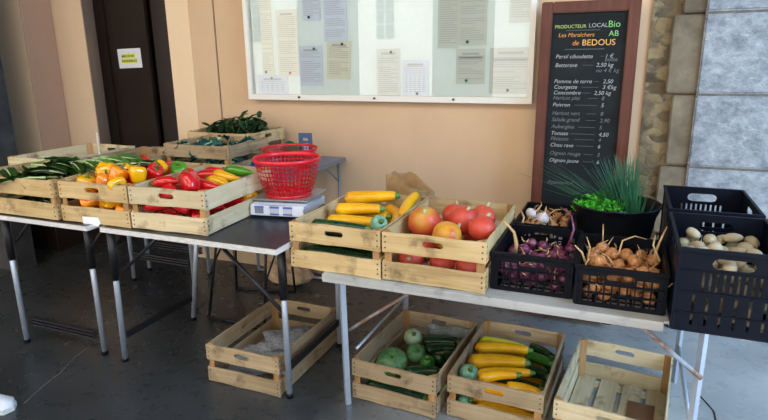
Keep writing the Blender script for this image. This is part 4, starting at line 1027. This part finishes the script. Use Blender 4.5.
def chives(seed, n, lean, spread, H):
    rng = random.Random(seed); bm = bmesh.new()
    for k in range(n):
        a = rng.uniform(0, 6.28); r0 = .028*math.sqrt(rng.random()); b = Vector((r0*math.cos(a), r0*math.sin(a), 0))
        h = H*rng.uniform(.6, 1.05); d = Vector((rng.gauss(lean[0], spread), rng.gauss(lean[1], spread), 0))
        pts = [b + d*h*(u**1.6) + Vector((0, 0, h*(u-.12*u*u*d.length*2))) for u in (0, .35, .7, 1)]
        tube(bm, pts, [.0016, .0018, .0014, .0004], 4, False)
    return [('blades', mesh_of(bm, 'blades', M['chive']), [])]
for i, (x, y, n, ln, sp, H, l) in enumerate(((.040, 2.71, 190, (-.16, 0), .10, .40, 'tall chive bunch standing in the middle of the black basin'),
                                         (.060, 2.78, 130, (-.06, .02), .09, .41, 'chive bunch at the back right of the black basin'),
                                         (.03, 2.80, 45, (-.75, -.05), .28, .40, 'loose chives leaning far to the left over the basin'),
                                         (.075, 2.69, 60, (-.04, -.05), .10, .30, 'shorter chive bunch at the front right of the black basin'))):
    inst('chive_bunch', chives(80+i, n, ln, sp, H), (x, y, TR+.014), (0, 0, 0), (1, 1, 1), l, 'chives', 'chive bunches')

# ---- weighing scale and baskets
s_ = thing('weighing_scale', 'white electronic weighing scale with blue printed displays and a grey steel plate', 'scale', (-1.645, 2.272, TL+.001), (0, 0, R(9)), (.92, 1, 1))
bm = bmesh.new()
plate(bm, Matrix(((0, 0, 1, 0), (1, 0, 0, 0), (0, 1, 0, 0), (0, 0, 0, 1))), [(0, .012), (.03, .008), (.31, .012), (.31, .05), (.04, .068), (.006, .062)], [], .30)
bmesh.ops.bevel(bm, geom=bm.edges[:], offset=.004, segments=2, affect='EDGES')
obj('housing', mesh_of(bm, 'housing', M['white_plastic']), s_)
bm = bmesh.new(); box(bm, .03, .27, .03, .29, .0, .0095); obj('base', mesh_of(bm, 'base', M['black_plastic']), s_)
for i, x in enumerate((.052, .138, .212)):
    bm = bmesh.new(); box(bm, x-.024, x+.024, -.0026+.0015, .004, .022, .056); d = obj('display', mesh_of(bm, 'display', M['lcd'] if i == 0 else M['lcd_light']), s_)
    bm = bmesh.new(); box(bm, x-.025, x+.025, -.0026, .003, .050, .058)
    obj('print_band', mesh_of(bm, 'print_band', M['blue_print']), d)
    if i:
        bm = bmesh.new(); box(bm, x-.025, x+.025, -.0026, .003, .018, .025); obj('print_band', mesh_of(bm, 'print_band', M['blue_print']), d)
bm = bmesh.new(); box(bm, -.01, .31, .035, .315, .076, .084); bmesh.ops.bevel(bm, geom=bm.edges[:], offset=.003, segments=2, affect='EDGES')
obj('plate', mesh_of(bm, 'plate', M['steel_plate']), s_)
bm = bmesh.new(); box(bm, .10, .20, .12, .24, .05, .0759); obj('plate_support', mesh_of(bm, 'plate_support', M['steel_plate']), s_)

def basket_spec(rb=.112, rt_=.162, h=.190):
    seg, rows_ = 46, 8; bm = bmesh.new(); rings = []
    for i in range(rows_+1):
        u = i/rows_; r = rb+(rt_-rb)*(u**.75)
        rings.append([bm.verts.new((r*math.cos(2*math.pi*k/seg), r*math.sin(2*math.pi*k/seg), .004+(h-.02)*u)) for k in range(seg)])
    for a, b in zip(rings, rings[1:]):
        for k in range(seg): bm.faces.new((a[k], a[(k+1) % seg], b[(k+1) % seg], b[k]))
    bmesh.ops.wireframe(bm, faces=bm.faces[:], thickness=.0082, use_replace=True, use_boundary=True, use_even_offset=False)
    side = mesh_of(bm, 'lattice_side', M['red_plastic'])
    bm = bmesh.new(); lathe(bm, [(rt_-.003, h-.022), (rt_+.003, h-.018), (rt_+.005, h-.010), (rt_+.005, h-.001), (rt_+.002, h+.001), (rt_-.002, h-.002), (rt_-.005, h-.020), (rt_-.003, h-.022)], 56)
    rim = mesh_of(bm, 'rim', M['red_plastic'], True)
    bm = bmesh.new(); lathe(bm, [(0, 0), (rb+.002, 0), (rb+.004, .012), (rb-.002, .012), (rb-.006, .004), (0, .004)], 40)
    bot = mesh_of(bm, 'bottom', M['red_plastic'], True)
    return [('lattice_side', side, []), ('rim', rim, []), ('bottom', bot, [])]
BS = basket_spec()
inst('plastic_basket', BS, (-1.532, 2.45, TL+.0865), (0, 0, 0), (1, 1, 1), 'red plastic lattice basket standing on the weighing scale', 'basket')
inst('plastic_basket', BS, (-1.845, 2.99, TG+.001), (0, 0, .05), (1, 1, .66), 'red plastic lattice basket half hidden behind the one on the scale', 'basket')
# blue crate, films on the grey table
SP_BLUE = plastic_crate(.24, .30, .105, M['blue_plastic'], 'low')
inst('plastic_crate', SP_BLUE, (-1.865, 2.672, TG+.001), (0, 0, R(0)), (.66, .55, .6), 'small slate blue plastic tray on the grey table at the right of the basket', 'crate')
bm = bmesh.new()
plate(bm, Matrix(((1, 0, 0, 0), (0, 0, 1, 0), (0, 1, 0, 0), (0, 0, 0, 1))), rect(0, .085, 0, .185), [slot(.042, .145, .045, .02)], .02)
t = thing('label_holder', 'upright slate blue plastic panel with a white card behind the red basket', 'panel', (-1.90, 3.19, TG+.001), (0, 0, R(8)))
obj('panel', mesh_of(bm, 'panel', M['blue_plastic']), t)
bm = bmesh.new(); box(bm, .025, .065, -.003, -.0005, .06, .12); obj('card', mesh_of(bm, 'card', M['paper_blue']), t)
me = crumple('film', lambda u, v: Vector(((u-.5)*.10, .05*(v-.5)+.01*wob(u, v), .004+.09*math.sin(u*3.1)*(.3+.6*v))), 9, 7, 'blue_bag')
tag(obj('plastic_bag', me, None, (-1.94, 2.735, TG+.002)), 'crumpled dark blue plastic bag between the kale crate and the red basket', 'bag')
me = crumple('film', lambda u, v: Vector(((u-.5)*.20, (v-.5)*.10, .003+.11*math.sin(u*3.1)*math.sin(v*3.1)**.5+.01*abs(wob(v, u)))), 9, 7, 'green_cloth')
tag(obj('green_bag', me, None, (-2.03, 3.29, TG+.001)), 'crumpled green plastic bag behind the red basket', 'bag')

# ---- kraft paper bag on the trestle table
t = thing('paper_bag', 'open brown kraft paper bag behind the courgette crate', 'bag', (-1.00, 2.68, TR+.001), (0, 0, R(-8)))
bm = bmesh.new()
w1, d1, h1 = .22, .14, .262
def bagw(i, n, z, k):
    a = 2*math.pi*i/n; x = max(-1, min(1, 1.35*math.cos(a)))*w1/2; y = max(-1, min(1, 1.35*math.sin(a)))*d1/2
    return Vector((x*(1+.06*k*math.sin(i*2.1)), y*(1+.1*k*math.cos(i*1.7))+d1/2, z + k*(.012*math.sin(i*1.3)-.13*max(0, x/w1+.15))))
n = 24; rings = [[bm.verts.new(bagw(i, n, z, k)) for i in range(n)] for z, k in ((0, 0), (h1*.4, .6), (h1*.75, .4), (h1, 1))]
for a, b in zip(rings, rings[1:]):
    for i in range(n): bm.faces.new((a[i], a[(i+1) % n], b[(i+1) % n], b[i]))
bm.faces.new(rings[0]); bmesh.ops.solidify(bm, geom=bm.faces[:], thickness=.0012)
obj('bag_body', mesh_of(bm, 'bag_body', M['kraft']), t)
me = crumple('flap', lambda u, v: Vector((.06+.14*u, .02+.09*v, h1*.70-.05*u+.006*wob(u, v))), 8, 5, 'kraft')
obj('folded_flap', me, t)
# tan sack on the floor behind the folding tables
bm = bmesh.new(); bmesh.ops.create_icosphere(bm, subdivisions=4, radius=1)
for v in bm.verts:
    q = 1+.10*math.sin(v.co.x*7+v.co.y*5)+.06*math.sin(v.co.z*11+v.co.x*9)
    v.co = Vector((v.co.x*.19*q, v.co.y*.08*q, max(0, (v.co.z*.9+.75)*.085*q)))
tag(obj('paper_sack', mesh_of(bm, 'sack', M['burlap'], True), None, (-2.10, 3.27, .0)), 'lumpy tan paper sack on the floor against the wall under the grey table', 'sack')
# white shoe at the lower left
sh = thing('shoe', 'white shoe on the dark floor at the lower left edge of the photo', 'shoe', (-2.575, 1.46, 0), (0, 0, R(15)))
def shoe_half(w_): return [(-.14, -.030*w_), (-.05, -.034*w_), (.03, -.036*w_), (.08, -.048*w_), (.12, -.040*w_), (.140, 0), (.12, .040*w_), (.08, .046*w_), (.03, .036*w_), (-.05, .034*w_), (-.14, .030*w_)]
bm = bmesh.new(); plate(bm, Matrix.Identity(4), shoe_half(1), [], .022); obj('sole', mesh_of(bm, 'sole', M['paper_grey']), sh)
bm = bmesh.new(); rr = []
for k, (z, s, sx) in enumerate(((.022, .95, 0), (.045, .9, -.004), (.062, .62, -.03), (.075, .5, -.055))):
    rr.append([bm.verts.new((p[0]*(.98 if k < 2 else .75)+sx, p[1]*s, z if p[0] > 0 or k < 2 else z+.01*k)) for p in shoe_half(1)])
for a, b in zip(rr, rr[1:]):
    for i in range(len(a)): bm.faces.new((a[i], a[(i+1) % len(a)], b[(i+1) % len(a)], b[i]))
bm.faces.new(rr[-1]); obj('upper', mesh_of(bm, 'upper', M['shoe_white'], True), sh)
